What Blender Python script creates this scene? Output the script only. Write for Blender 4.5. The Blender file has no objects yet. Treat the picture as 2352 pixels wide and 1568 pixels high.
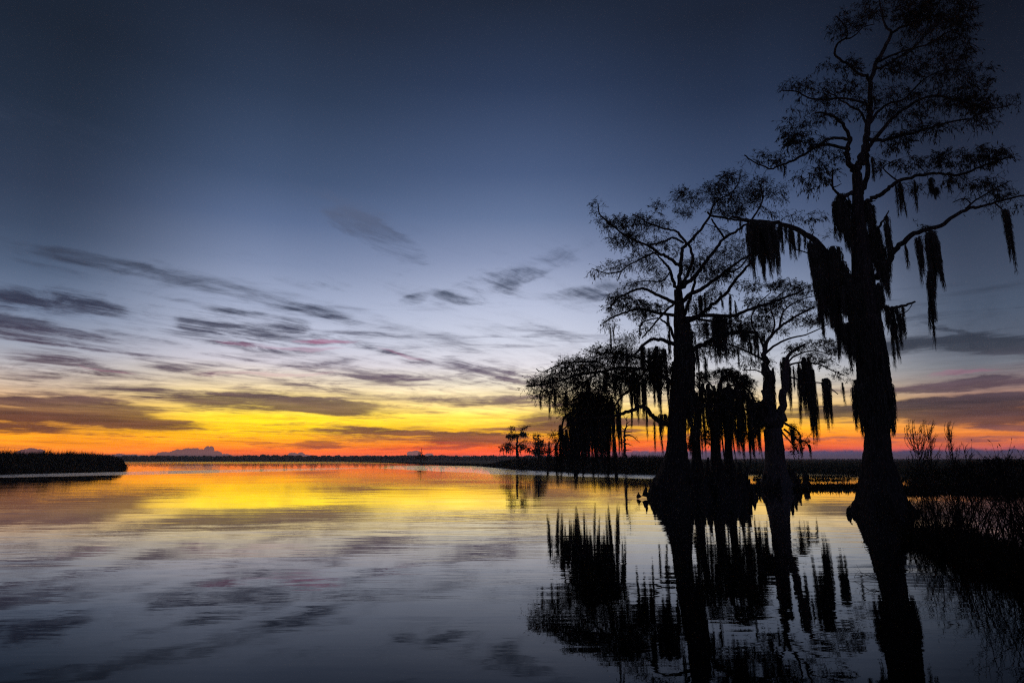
import bpy, math, random
import numpy as np
from mathutils import Vector, noise as mnoise

# ------------------------------------------------------------------ scene, camera, sky
scene = bpy.context.scene
col = scene.collection
scene.render.engine = 'CYCLES'
scene.render.resolution_x, scene.render.resolution_y = 1024, 682
scene.cycles.use_denoising = False
scene.cycles.filter_width = 1.2
scene.cycles.max_bounces = 6
scene.cycles.diffuse_bounces = 2
scene.cycles.glossy_bounces = 3
scene.cycles.transparent_max_bounces = 8
scene.cycles.volume_bounces = 0
scene.cycles.sample_clamp_indirect = 3.0
scene.view_settings.view_transform = 'Standard'
scene.view_settings.look = 'None'
scene.view_settings.exposure = 0.0
scene.view_settings.gamma = 1.0

F_PX, CX, CY, HORIZON = 1437.0, 1176.0, 784.0, 1054.0      # photograph measured at 2352 x 1568
PITCH = math.atan((HORIZON - CY) / F_PX)
EYE = 1.6
cam_data = bpy.data.cameras.new('camera')
cam_data.sensor_width = 36.0
cam_data.lens = 36.0 * F_PX / 2352.0
cam_data.clip_start = 0.1
cam_data.clip_end = 20000.0
cam = bpy.data.objects.new('camera', cam_data)
col.objects.link(cam)
cam.location = (0, 0, EYE)
cam.rotation_euler = (math.pi / 2 + PITCH, 0, 0)
scene.camera = cam

CP, SP = math.cos(PITCH), math.sin(PITCH)
def direction(x, y):
    a, b = (x - CX) / F_PX, (CY - y) / F_PX
    return Vector((a, CP - b * SP, SP + b * CP))
def at(x, y, dist):
    """the point `dist` metres ahead (along +Y) seen in direction (x, y)"""
    d = direction(x, y)
    k = dist / d.y
    return Vector((d.x * k, dist, EYE + d.z * k))
def on_water(x, y, z=0.0):
    d = direction(x, y)
    k = (z - EYE) / d.z
    return Vector((d.x * k, d.y * k, z))
def azel(x, y):
    d = direction(x, y)
    return math.atan2(d.x, d.y), math.atan2(d.z, math.hypot(d.x, d.y))
def lin(c):
    return tuple((v / 255 / 12.92) if v / 255 <= 0.04045 else ((v / 255 + 0.055) / 1.055) ** 2.4 for v in c)

class G:
    """tiny expression builder over a node tree"""
    def __init__(self, nt): self.nt = nt
    def put(self, sock, v):
        if isinstance(v, bpy.types.NodeSocket): self.nt.links.new(v, sock)
        elif v is not None: sock.default_value = v
    def m(self, op, a, b=None, c=None, clamp=False):
        n = self.nt.nodes.new('ShaderNodeMath'); n.operation = op; n.use_clamp = clamp
        for i, v in enumerate((a, b, c)):
            if v is not None: self.put(n.inputs[i], v)
        return n.outputs[0]
    def v(self, op, a, b=None):
        n = self.nt.nodes.new('ShaderNodeVectorMath'); n.operation = op
        self.put(n.inputs[0], a)
        if b is not None: self.put(n.inputs[1], b)
        return n.outputs[1] if op in ('DOT_PRODUCT', 'LENGTH') else n.outputs[0]
    def xyz(self, x, y, z=0.0):
        n = self.nt.nodes.new('ShaderNodeCombineXYZ')
        for i, q in enumerate((x, y, z)): self.put(n.inputs[i], q)
        return n.outputs[0]
    def step(self, v, lo, hi, a=0.0, b=1.0, kind='SMOOTHSTEP'):
        n = self.nt.nodes.new('ShaderNodeMapRange'); n.interpolation_type = kind
        for i, q in enumerate((v, lo, hi, a, b)): self.put(n.inputs[i], q)
        return n.outputs[0]
    def noise(self, vec, scale, detail=5.0, rough=0.55, dist=0.0):
        n = self.nt.nodes.new('ShaderNodeTexNoise')
        self.put(n.inputs['Vector'], vec); n.inputs['Scale'].default_value = scale
        n.inputs['Detail'].default_value = detail; n.inputs['Roughness'].default_value = rough
        n.inputs['Distortion'].default_value = dist
        return n.outputs['Fac']
    def mix(self, f, a, b, blend='MIX'):
        n = self.nt.nodes.new('ShaderNodeMix'); n.data_type = 'RGBA'; n.blend_type = blend
        self.put(n.inputs[0], f); self.put(n.inputs[6], a); self.put(n.inputs[7], b)
        return n.outputs[2]
    def ramp(self, f, stops, ease=False):
        n = self.nt.nodes.new('ShaderNodeValToRGB'); e = n.color_ramp.elements
        n.color_ramp.interpolation = 'EASE' if ease else 'LINEAR'
        stops = sorted(stops, key=lambda s: s[0])
        while len(e) < len(stops): e.new(0.5)
        for k, (p, c) in enumerate(stops): e[k].position = p
        for k, (p, c) in enumerate(stops): e[k].color = (*c, 1.0)
        self.put(n.inputs[0], f)
        return n.outputs[0]

world = bpy.data.worlds.new('World')
scene.world = world
world.use_nodes = True
wt = world.node_tree
wt.nodes.clear()
g = G(wt)
tc = wt.nodes.new('ShaderNodeTexCoord')
sep = wt.nodes.new('ShaderNodeSeparateXYZ'); wt.links.new(tc.outputs['Generated'], sep.inputs[0])
X, Y, Z = sep.outputs
AZ = g.m('ARCTAN2', X, Y)
HYP = g.m('SQRT', g.m('ADD', g.m('MULTIPLY', X, X), g.m('MULTIPLY', Y, Y)))
EL = g.m('ARCTAN2', Z, HYP)
MAXEL = math.pi / 2
def elf(e): return math.sqrt(max(e, 0.0) / MAXEL)
ELF = g.m('SQRT', g.m('MULTIPLY', g.m('MAXIMUM', EL, 0.0), 1 / MAXEL))

# afterglow colour against elevation, read at five bearings of the photograph, and the dim sky behind
columns = [
 (-60,  [(0,(26,36,54)),(400,(36,48,70)),(600,(52,66,88)),(760,(90,98,112)),(880,(110,95,95)),(960,(130,90,60)),(1010,(150,80,25)),(1045,(130,60,20))]),
 (0,    [(0,(27,37,54)),(200,(34,47,68)),(400,(48,62,88)),(500,(60,76,104)),(600,(80,98,128)),(700,(112,126,152)),(780,(150,156,172)),(830,(178,174,178)),(880,(205,182,160)),(920,(226,176,120)),(960,(240,160,56)),(990,(246,154,10)),(1020,(250,142,2)),(1045,(248,118,2))]),
 (600,  [(0,(32,42,62)),(200,(44,60,88)),(400,(66,86,122)),(500,(90,110,150)),(600,(126,142,178)),(700,(160,170,196)),(780,(190,194,212)),(830,(208,202,210)),(880,(232,212,176)),(920,(250,216,120)),(955,(255,214,32)),(990,(255,198,0)),(1015,(255,152,0)),(1035,(250,104,4)),(1048,(246,98,14))]),
 (1200, [(0,(30,40,60)),(200,(44,60,92)),(400,(72,92,132)),(500,(98,118,158)),(600,(138,152,188)),(700,(176,184,208)),(780,(200,204,220)),(840,(220,216,222)),(880,(232,222,202)),(920,(250,222,158)),(955,(255,216,86)),(990,(255,188,20)),(1012,(254,136,8)),(1030,(246,86,20)),(1048,(236,72,30))]),
 (1790, [(0,(26,35,54)),(200,(36,50,78)),(400,(58,76,112)),(500,(80,98,136)),(600,(108,124,158)),(700,(138,150,176)),(780,(164,172,190)),(840,(186,188,196)),(880,(196,190,180)),(920,(226,196,140)),(955,(240,190,80)),(985,(248,168,20)),(1010,(238,112,20)),(1030,(210,76,40)),(1048,(180,60,60))]),
 (2300, [(0,(18,24,38)),(200,(26,34,52)),(400,(40,50,74)),(500,(50,62,86)),(600,(62,74,98)),(700,(72,84,104)),(780,(84,92,108)),(830,(104,108,118)),(880,(136,116,114)),(920,(168,122,98)),(960,(190,118,72)),(990,(216,124,50)),(1010,(206,104,58)),(1030,(176,80,74)),(1048,(120,66,88))]),
 (3200, [(0,(16,22,34)),(400,(30,38,56)),(600,(42,52,70)),(780,(56,62,74)),(880,(74,66,70)),(960,(96,66,60)),(1010,(104,60,50)),(1048,(76,48,56))]),
]
BACK = [(0.0, lin((52, 50, 66))), (0.4, lin((44, 48, 70))), (0.7, lin((32, 39, 60))), (1.0, lin((24, 31, 48)))]
def column_ramp(x, rows):
    st = []
    for y, c in rows:
        cx = min(max(x, 0), 2352)
        c = tuple(v * .97 + (.3 * c[0] + .5 * c[1] + .2 * c[2] - v) * (.10 if y < 650 else 0) for v in c)
        k = 1.0 + .13 * max(0.0, min(1.0, (y - 880) / 60)) + .12 * max(0, min(1, (y - 620) / 80))
        st.append((elf(azel(cx, y)[1]), tuple(v * k for v in lin(c))))
    st.append((1.0, lin((20, 27, 42))))
    return g.ramp(ELF, st)
SKY = g.ramp(ELF, BACK)
prev = math.radians(-110)
for x, rows in columns:
    a = azel(x, HORIZON)[0] if 0 <= x <= 2352 else math.radians(-58 if x < 0 else 62)
    SKY = g.mix(g.step(AZ, prev, a), SKY, column_ramp(x, rows))
    prev = a
SKY = g.mix(g.step(AZ, prev, math.radians(120)), SKY, g.ramp(ELF, BACK))

# cloud coordinates: a flat layer overhead seen in perspective, combed along the wind
zz = g.m('ADD', g.m('MAXIMUM', Z, 0.0), 0.055)
PLX, PLY = g.m('DIVIDE', X, zz), g.m('DIVIDE', Y, zz)
WIND = math.radians(40)
along = g.m('ADD', g.m('MULTIPLY', PLX, math.sin(WIND)), g.m('MULTIPLY', PLY, math.cos(WIND)))
across = g.m('SUBTRACT', g.m('MULTIPLY', PLX, math.cos(WIND)), g.m('MULTIPLY', PLY, math.sin(WIND)))
warp = g.m('MULTIPLY', g.m('SUBTRACT', g.noise(g.xyz(along, across, 3.0), 0.35, 2.0), 0.5), 1.6)
N1 = g.noise(g.xyz(g.m('MULTIPLY', along, 0.42), g.m('ADD', g.m('MULTIPLY', across, 3.2), warp), 1.7), 1.0, 9.0, 0.66)
N2 = g.noise(g.xyz(g.m('MULTIPLY', along, 1.7), g.m('ADD', g.m('MULTIPLY', across, 4.2), warp), 7.7), 1.0, 7.0, 0.66, 0.5)
NB = g.noise(g.xyz(g.m('MULTIPLY', AZ, 3.2), g.m('MULTIPLY', EL, 34.0), 4.0), 1.0, 7.0, 0.58, 0.5)
NB2 = g.noise(g.xyz(g.m('MULTIPLY', AZ, 9.0), g.m('MULTIPLY', EL, 120.0), 9.0), 1.0, 5.0, 0.6, 0.3)
# gently warped bearing / elevation for the outlines of single clouds
wx = g.m('MULTIPLY', g.m('SUBTRACT', g.noise(g.xyz(g.m('MULTIPLY', AZ, 8.0), g.m('MULTIPLY', EL, 22.0), 2.0), 1.0, 6.0, 0.6), 0.5), 0.10)
wy = g.m('MULTIPLY', g.m('SUBTRACT', g.noise(g.xyz(g.m('MULTIPLY', AZ, 7.0), g.m('MULTIPLY', EL, 26.0), 12.0), 1.0, 6.0, 0.6), 0.5), 0.034)
WARPED = g.xyz(g.m('ADD', AZ, wx), g.m('ADD', EL, wy), 1.0)
PLAIN = g.xyz(AZ, EL, 1.0)

def blob_rows(x, y, rx, ry, rot):
    """rows of the matrix taking (bearing, elevation, 1) to the blob's own unit circle"""
    a0, e0 = azel(x, y)
    r = math.radians(rot); c, s = math.cos(r), math.sin(r)
    a1, e1 = azel(x + rx * c, y + rx * s)
    a2, e2 = azel(x - ry * s, y + ry * c)
    m = np.linalg.inv(np.array([[a1 - a0, a2 - a0], [e1 - e0, e2 - e0]]))
    off = -m @ np.array([a0, e0])
    return [(float(m[i, 0]), float(m[i, 1]), float(off[i])) for i in (0, 1)]
def blob(vec, x, y, rx, ry, rot=0.0, hard=0.0):
    r0, r1 = blob_rows(x, y, rx, ry, rot)
    u, w = g.v('DOT_PRODUCT', vec, r0), g.v('DOT_PRODUCT', vec, r1)
    d = g.m('MULTIPLY_ADD', w, w, g.m('MULTIPLY', u, u))
    return g.step(d, 1.0, hard)
def blobs(vec, rows, hard=0.0):
    acc = 0.0
    for x, y, rx, ry, rot, s in rows:
        acc = g.m('MULTIPLY_ADD', blob(vec, x, y, rx, ry, rot, hard), s, acc)
    return acc

streaks = blobs(WARPED, [          # combed cirrus, darker than the sky
 (190,600,200,34,9,.9),(320,625,240,30,12,.7),(260,545,200,16,24,.5),(470,650,240,30,10,.45),
 (150,688,150,46,4,1.2),(70,760,170,40,10,1.25),(230,790,230,30,12,.8),(130,835,170,28,6,1.0),
 (500,742,120,30,4,.9),(600,738,130,28,8,1.0),(640,775,240,16,4,1.1),(480,780,220,16,10,.8),(700,712,110,22,8,.55),
 (170,846,160,18,5,.8),(450,848,140,16,3,.8),(600,835,190,14,-3,.6),(345,898,110,12,2,.9),(60,892,60,12,5,.6),
 (730,656,150,20,8,.4),(825,515,120,32,22,1.3),(895,560,130,38,26,1.2),(905,603,85,40,15,1.2),(840,540,90,20,24,.7),(800,470,150,16,20,.35),
 (1110,655,135,42,-12,1.5),(1220,612,200,32,-22,.95),(955,687,50,16,-20,.7),(1350,670,150,22,-6,.6),(1460,640,120,26,-8,.5),
 (1240,752,90,10,-2,.35),(1340,770,110,12,6,.45),(880,812,150,16,10,.7),(850,775,120,12,4,.4),(1110,845,110,18,14,.8),
 (820,855,160,20,6,.8),(700,880,130,18,8,.8),(1020,870,220,16,2,.6),(620,905,110,16,6,.7),(1200,880,130,14,4,.7),
 (40,690,90,30,6,1.0),(200,705,130,26,8,1.1),(110,650,160,14,8,.6),(20,745,90,34,6,1.3),(110,790,140,34,14,1.1),(180,770,130,20,8,.9),
 (390,700,180,16,8,.6),(560,690,150,14,10,.4),(455,745,90,16,6,1.0),(545,722,70,18,10,.7),(300,765,90,12,8,.8),(420,782,90,14,8,.9),(650,757,110,22,12,1.0),
 (760,735,90,14,10,.5),(620,800,140,10,6,.7),(330,818,160,14,6,.6),(520,822,90,12,4,.7),(80,865,120,16,4,.6),(270,868,160,12,4,.5),(400,905,100,8,2,.6),
 (560,852,90,14,-4,.8),(430,853,70,16,4,1.0),(700,838,130,10,-6,.7),(980,838,160,14,12,.7),(1090,868,120,14,8,.7),(880,868,90,20,8,.9),(760,892,100,20,12,1.0),
 (1180,850,100,18,20,.8),(1300,868,120,14,4,.6),(1000,800,120,16,-4,.35),(930,780,120,10,6,.4),(860,540,130,18,28,.6),(760,520,60,18,15,.6),(930,590,60,22,10,.6),
 (1140,680,110,18,-4,.7),(1190,640,110,14,-18,.7),(1320,600,120,14,-24,.35),(1400,685,100,14,-8,.5),(2150,585,240,22,-8,.45),(2200,630,160,16,-10,.3),(2210,775,130,14,22,1.0)])
streaks = g.m('MULTIPLY', streaks, g.step(EL, math.radians(3.4), math.radians(5.5)))
thin = g.step(EL, math.radians(20), math.radians(9))
N3 = g.noise(g.xyz(g.m('ADD', PLX, warp), g.m('MULTIPLY', PLY, 1.0), 13.0), 2.4, 9.0, 0.68, 1.2)
NN = g.m('SUBTRACT', g.m('ADD', g.m('MULTIPLY', N1, 0.46), g.m('ADD', g.m('MULTIPLY', N2, 0.26), g.m('MULTIPLY', N3, 0.28))), 0.5)
SM = g.m('MINIMUM', streaks, 1.15)
side = g.step(AZ, math.radians(22), math.radians(-5), 0.35, 1.0)
O1 = g.m('ADD', g.m('MULTIPLY', SM, 0.33), g.m('ADD', g.m('MULTIPLY', g.m('MULTIPLY', thin, side), 0.21), g.m('MULTIPLY', NN, g.m('ADD', 2.5, g.m('MULTIPLY', SM, 2.7)))))
O1 = g.m('MULTIPLY', g.step(O1, 0.07, 0.90), g.step(N2, .3, .7, .72, 1.0))
O1 = g.m('MULTIPLY', O1, g.step(EL, math.radians(27), math.radians(23)))

cloud_stops = [(330,(84,96,126)),(560,(88,100,128)),(660,(68,77,98)),(740,(58,64,86)),(800,(70,70,92)),(850,(104,92,110)),(890,(112,94,100)),(930,(106,80,84)),(965,(112,78,66)),(1000,(140,80,46)),(1025,(150,70,46)),(1048,(130,60,62))]
CLOUD = g.ramp(ELF, [(elf(azel(900, y)[1]), lin(c)) for y, c in cloud_stops])
dim = g.ramp(g.step(AZ, math.radians(-45), math.radians(45), kind='LINEAR'),
             [(0.0,(.55,.55,.58)),(0.22,(.80,.80,.80)),(0.40,(1,1,1)),(0.62,(.95,.95,.95)),(0.82,(.36,.40,.58)),(1.0,(.20,.23,.36))])
CLOUD = g.mix(1.0, CLOUD, dim, 'MULTIPLY')
RIGHT = g.ramp(ELF, [(elf(azel(2200, y)[1]), lin(c)) for y, c in
   [(560,(54,64,84)),(700,(52,60,76)),(800,(50,55,67)),(850,(76,70,82)),(885,(84,66,76)),(925,(46,42,54)),(965,(40,38,54)),(1000,(86,60,78)),(1030,(92,54,76))]])
EAST = g.step(AZ, math.radians(9), math.radians(30))
CLOUD = g.mix(EAST, CLOUD, RIGHT)
SKY = g.mix(O1, SKY, CLOUD)

# pink undersides
pink = blobs(WARPED, [(745,783,90,7,3,1.0),(560,790,60,5,6,.5),(700,800,110,6,4,.5),(620,856,200,7,-2,.45),(930,815,80,5,12,.5),(230,848,90,5,10,.4),(2230,858,120,7,-4,.5)])
SKY = g.mix(g.m('MULTIPLY', pink, 0.55, clamp=True), SKY, (*lin((170, 84, 124)), 1))

# long stratus bars low over the horizon
bars = blobs(WARPED, [
 (120,942,340,40,2,1.9),(300,968,240,22,3,1.4),(60,985,130,10,2,1.0),(620,926,300,26,2,1.7),(830,938,260,18,2,1.4),(1050,914,300,18,-1,1.3),
 (560,905,130,10,2,.7),(1180,925,130,12,2,.7),(960,885,160,8,0,.5),(700,975,120,6,0,.5),(900,992,220,8,1,.9),(1080,1000,170,9,2,1.2),
 (1130,1014,180,12,2,1.0),(1160,1000,60,6,0,1.0),(730,1020,90,13,0,1.3),(650,1026,120,8,2,.9),(880,1026,200,7,0,.9),(1060,1028,180,7,0,.9),
 (380,1002,60,5,2,.5),(520,1008,90,6,2,.6),(250,1012,90,4,1,.4),(560,1020,60,6,0,.8),(1260,975,120,36,-4,1.3),(1330,940,160,18,0,.8),
 (1250,1022,160,8,0,.7),(1420,1000,120,10,0,.5),(1480,960,160,22,0,.9),(1380,900,170,14,0,.8),
 (2150,940,440,36,-2,2.2),(2260,962,350,24,0,1.8),(1900,950,180,24,0,1.2),(2190,885,330,16,-3,1.5),(2000,896,160,8,0,.7),(2280,872,120,6,-6,.8),
 (2200,1003,330,11,0,1.5),(1960,1008,200,6,0,.8),(2330,985,70,14,6,.9),(1920,975,150,10,0,.7),
 (2160,800,340,30,1,1.9),(2330,788,240,34,0,1.8),(1900,812,240,24,0,1.4),(1650,800,150,20,0,.6)])
lowtex = g.m('MULTIPLY', g.m('MULTIPLY', g.step(EL, math.radians(0.2), math.radians(1.2)), g.step(EL, math.radians(8.5), math.radians(4.5))), 0.25)
O2 = g.m('ADD', g.m('MULTIPLY', bars, 0.38), g.m('ADD', g.m('MULTIPLY', g.m('SUBTRACT', NB, 0.5), 2.3), g.m('ADD', g.m('MULTIPLY', g.m('SUBTRACT', NB2, 0.5), 1.8), g.m('MULTIPLY', g.m('SUBTRACT', N3, 0.5), 0.8))))
O2 = g.m('MULTIPLY', g.step(g.m('ADD', O2, lowtex), 0.10, 0.84), 0.93)
O2 = g.m('MULTIPLY', O2, g.step(EL, math.radians(16), math.radians(9)))
BARC = g.mix(1.0, g.ramp(ELF, [(elf(azel(900, y)[1]), lin(c)) for y, c in
   [(700,(72,78,100)),(800,(82,84,102)),(880,(92,78,92)),(930,(80,56,68)),(965,(88,56,58)),(1000,(112,64,50)),(1025,(136,62,40)),(1048,(120,54,48))]]), dim, 'MULTIPLY')
BARC = g.mix(g.step(NB2, .35, .65, 0, .45), BARC, g.mix(1.0, BARC, (1.40, 1.22, 1.25, 1), 'MULTIPLY'))
BARC = g.mix(EAST, BARC, RIGHT)
O2 = g.m('MULTIPLY', O2, g.step(NB, .30, .62, .80, 1.0))
SKY = g.mix(O2, SKY, BARC)
glow = g.m('MULTIPLY', g.step(EL, math.radians(9), math.radians(5)), g.m('MULTIPLY', g.m('SUBTRACT', NB2, 0.45), 1.5))
sg = g.v('SCALE', SKY); wt.links.new(g.m('MAXIMUM', g.m('ADD', glow, 1.06), 0.6), sg.node.inputs['Scale']); SKY = sg
# ember-red streaks just above the horizon
red = g.m('MULTIPLY', g.step(g.noise(g.xyz(g.m('MULTIPLY', AZ, 5.0), g.m('MULTIPLY', EL, 90.0), 21.0), 1.0, 4.0), 0.5, 0.66),
          g.m('MULTIPLY', g.step(EL, math.radians(2.6), math.radians(1.2)), g.step(AZ, math.radians(-30), math.radians(-12))))
SKY = g.mix(g.m('MULTIPLY', red, g.step(AZ, math.radians(34), math.radians(18), 0.15, 0.34)), SKY, (*lin((238, 52, 28)), 1))

# cumulus heads standing on the horizon, and the fog bank to the right
ex = g.m('MULTIPLY', g.m('SUBTRACT', g.noise(g.xyz(AZ, EL, 30.0), 55.0, 4.0, 0.6), 0.5), 0.010)
ey = g.m('MULTIPLY', g.m('SUBTRACT', g.noise(g.xyz(AZ, EL, 40.0), 60.0, 4.0, 0.6), 0.5), 0.009)
CUW = g.xyz(g.m('ADD', AZ, ex), g.m('ADD', EL, ey), 1.0)
heads = [(65,1040,30,15),(92,1040,14,12),(45,1042,16,8),(290,1048,60,8),(375,1046,22,12),(390,1044,30,10),(410,1042,26,14),(430,1040,18,14),(448,1039,16,15),(464,1040,12,12),(478,1037,13,18),(485,1033,8,14),(497,1044,16,12),(515,1048,22,8),
 (455,1044,60,14),(420,1050,90,12),(545,1052,40,8),(615,1052,20,8),(672,1046,14,12),(690,1044,14,8),(700,1048,24,9),(680,1052,40,9),(845,1050,18,8),(870,1050,10,7),(945,1044,13,12),(955,1042,14,11),(985,1046,16,8),(970,1052,50,10),(1070,1050,12,8),(1010,1052,30,7)]
acc = 0.0
for x, y, rx, ry in heads:
    acc = g.m('MAXIMUM', acc, blob(CUW, x, y, rx, ry * .85, 0, 0.0))
cu = g.step(acc, 0.10, 0.22)
SKY = g.mix(cu, SKY, g.mix(1.0, (*lin((128, 82, 80)), 1), dim, 'MULTIPLY'))
fog = g.m('MULTIPLY', g.step(g.m('ADD', EL, ey), math.radians(0.85), math.radians(0.55)), g.step(AZ, math.radians(3), math.radians(12)))
fogc = g.ramp(g.step(AZ, math.radians(5), math.radians(40), kind='LINEAR'), [(0, lin((96, 70, 92))), (0.6, lin((74, 64, 96))), (1, lin((58, 50, 78)))])
SKY = g.mix(fog, SKY, fogc)
# lilac dusk haze hugging the left horizon
SKY = g.mix(g.m('MULTIPLY', g.step(EL, math.radians(0.5), math.radians(0.0)), 0.8), SKY, (*lin((74, 60, 78)), 1))

HAZE = 0.0005
path = g.m('MINIMUM', g.m('DIVIDE', 20.4, g.m('MAXIMUM', Z, 0.004)), 2700.0)
gain = g.m('EXPONENT', g.m('MULTIPLY', path, HAZE * .85))
SKY = g.v('SCALE', SKY)
wt.nodes.active = None
SKY.node.inputs['Scale'].default_value = 1.0
wt.links.new(gain, SKY.node.inputs['Scale'])
bg = wt.nodes.new('ShaderNodeBackground')
wt.links.new(SKY, bg.inputs[0]); bg.inputs[1].default_value = 1.0
wo = wt.nodes.new('ShaderNodeOutputWorld'); wt.links.new(bg.outputs[0], wo.inputs[0])
world.cycles.sampling_method = 'MANUAL'
world.cycles.sample_map_resolution = 512

# ------------------------------------------------------------------ helpers
def material(name, color, rough=0.9, noise_scale=None, color2=None, bump=0.0, spec=0.2, tex_scale=(1, 1, 1)):
    m = bpy.data.materials.new(name); m.use_nodes = True
    nt = m.node_tree; b = nt.nodes['Principled BSDF']; q = G(nt)
    b.inputs['Roughness'].default_value = rough
    b.inputs['Specular IOR Level'].default_value = spec
    if noise_scale:
        t = nt.nodes.new('ShaderNodeTexCoord')
        vec = q.v('MULTIPLY', t.outputs['Object'], tex_scale)
        n = q.noise(vec, noise_scale, 5.0, 0.6)
        q.put(b.inputs['Base Color'], q.mix(q.step(n, 0.32, 0.68), (*color, 1), (*color2, 1)))
        if bump:
            bm = nt.nodes.new('ShaderNodeBump'); bm.inputs['Strength'].default_value = 1.0
            bm.inputs['Distance'].default_value = bump
            q.put(bm.inputs['Height'], n); nt.links.new(bm.outputs[0], b.inputs['Normal'])
    else:
        b.inputs['Base Color'].default_value = (*color, 1)
    return m
M_BARK = material('cypress_bark', (.028, .025, .022), .95, 6.0, (.095, .085, .075), .04, tex_scale=(3, 3, .35))
M_PALE = material('pale_cypress_bark', (.09, .08, .07), .95, 6.0, (.21, .19, .17), .04, tex_scale=(3, 3, .35))
M_TWIG = material('cypress_twig', (.030, .025, .020), .95)
M_LEAF = material('cypress_leaf', (.040, .040, .018), .9, 3.0, (.065, .042, .020))
M_MOSS = material('spanish_moss', (.075, .080, .064), 1.0, 2.0, (.12, .12, .095), spec=.05)
M_REED = material('reed', (.05, .055, .028), .9, .6, (.085, .075, .04))
M_GRASS = material('marsh_grass', (.085, .10, .055), .9, .3, (.15, .14, .08))
M_FAR = material('far_woodland', (.06, .07, .05), 1.0, .05, (.10, .11, .08))
M_MARSH = material('marsh_turf', (.06, .07, .04), 1.0, .25, (.10, .10, .06), .05)
M_MUD = material('mud', (.022, .019, .014), .9, 1.5, (.035, .030, .022), .03)
M_WEED = material('bank_weed', (.026, .030, .014), .9, 2.0, (.045, .036, .018))

def tag(o, label=None, cat=None, group=None, kind=None):
    for k, v in (('label', label), ('category', cat), ('group', group), ('kind', kind)):
        if v: o[k] = v
    return o
def empty(name, loc):
    o = bpy.data.objects.new(name, None); col.objects.link(o); o.location = loc
    o.empty_display_size = .3
    return o

class Bag:
    """collects vertices and faces, then links them as one mesh"""
    def __init__(self): self.v, self.f, self.n = [], [], 0
    def add(self, verts, faces):
        self.v.append(np.asarray(verts, dtype=np.float64).reshape(-1, 3))
        b = self.n; self.f.extend([tuple(i + b for i in q) for q in faces]); self.n += len(self.v[-1])
    def build(self, name, mat, parent=None, origin=None, smooth=False):
        V = np.concatenate(self.v) if self.v else np.zeros((0, 3))
        org = np.array(origin if origin is not None else (0, 0, 0), dtype=float)
        me = bpy.data.meshes.new(name)
        me.from_pydata((V - org).tolist(), [], self.f)
        me.materials.append(mat)
        if smooth: me.polygons.foreach_set('use_smooth', [True] * len(me.polygons))
        o = bpy.data.objects.new(name, me); col.objects.link(o)
        if parent is not None: o.parent = parent
        else: o.location = org
        return o

def tube(bag, pts, rad, sides=6, wobble=0.0, rng=None, lobes=0, lobe_amp=None, cap=True):
    pts = [np.array(p, dtype=float) for p in pts]; n = len(pts)
    ref = np.array([0.3, 1.0, 0.1]); verts = []
    for i, p in enumerate(pts):
        t = pts[min(i + 1, n - 1)] - pts[max(i - 1, 0)]
        t /= (np.linalg.norm(t) + 1e-9)
        a = ref - t * ref.dot(t)
        if np.linalg.norm(a) < .2: a = np.array([1.0, 0, 0]) - t * t[0]
        a /= np.linalg.norm(a); b = np.cross(t, a)
        for k in range(sides):
            th = 2 * math.pi * k / sides
            r = rad[i]
            if lobes: r *= 1 + lobe_amp[i] * (0.6 * math.cos(lobes * th + 0.6) + 0.4 * math.cos((lobes * 2 - 1) * th + 2.0))
            if wobble: r *= 1 + rng.uniform(-wobble, wobble)
            verts.append(p + (a * math.cos(th) + b * math.sin(th)) * r)
    faces = [(i * sides + k, i * sides + (k + 1) % sides, (i + 1) * sides + (k + 1) % sides, (i + 1) * sides + k)
             for i in range(n - 1) for k in range(sides)]
    if cap:
        verts.append(pts[-1]); e = n * sides
        faces += [((n - 1) * sides + k, (n - 1) * sides + (k + 1) % sides, e) for k in range(sides)]
    bag.add(verts, faces)

def smooth_path(P, R, per=4):
    """Catmull-Rom through points P with radii R"""
    P = [np.array(p, dtype=float) for p in P]
    if len(P) == 2: P = [P[0], (P[0] + P[1]) / 2, P[1]]; R = [R[0], (R[0] + R[1]) / 2, R[1]]
    Q, S = [], []
    for i in range(len(P) - 1):
        p0, p1, p2, p3 = P[max(i - 1, 0)], P[i], P[i + 1], P[min(i + 2, len(P) - 1)]
        for k in range(per):
            t = k / per
            Q.append(.5 * ((2 * p1) + (-p0 + p2) * t + (2 * p0 - 5 * p1 + 4 * p2 - p3) * t * t + (-p0 + 3 * p1 - 3 * p2 + p3) * t ** 3))
            S.append(R[i] + (R[i + 1] - R[i]) * t)
    Q.append(P[-1]); S.append(R[-1])
    return Q, S

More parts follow.
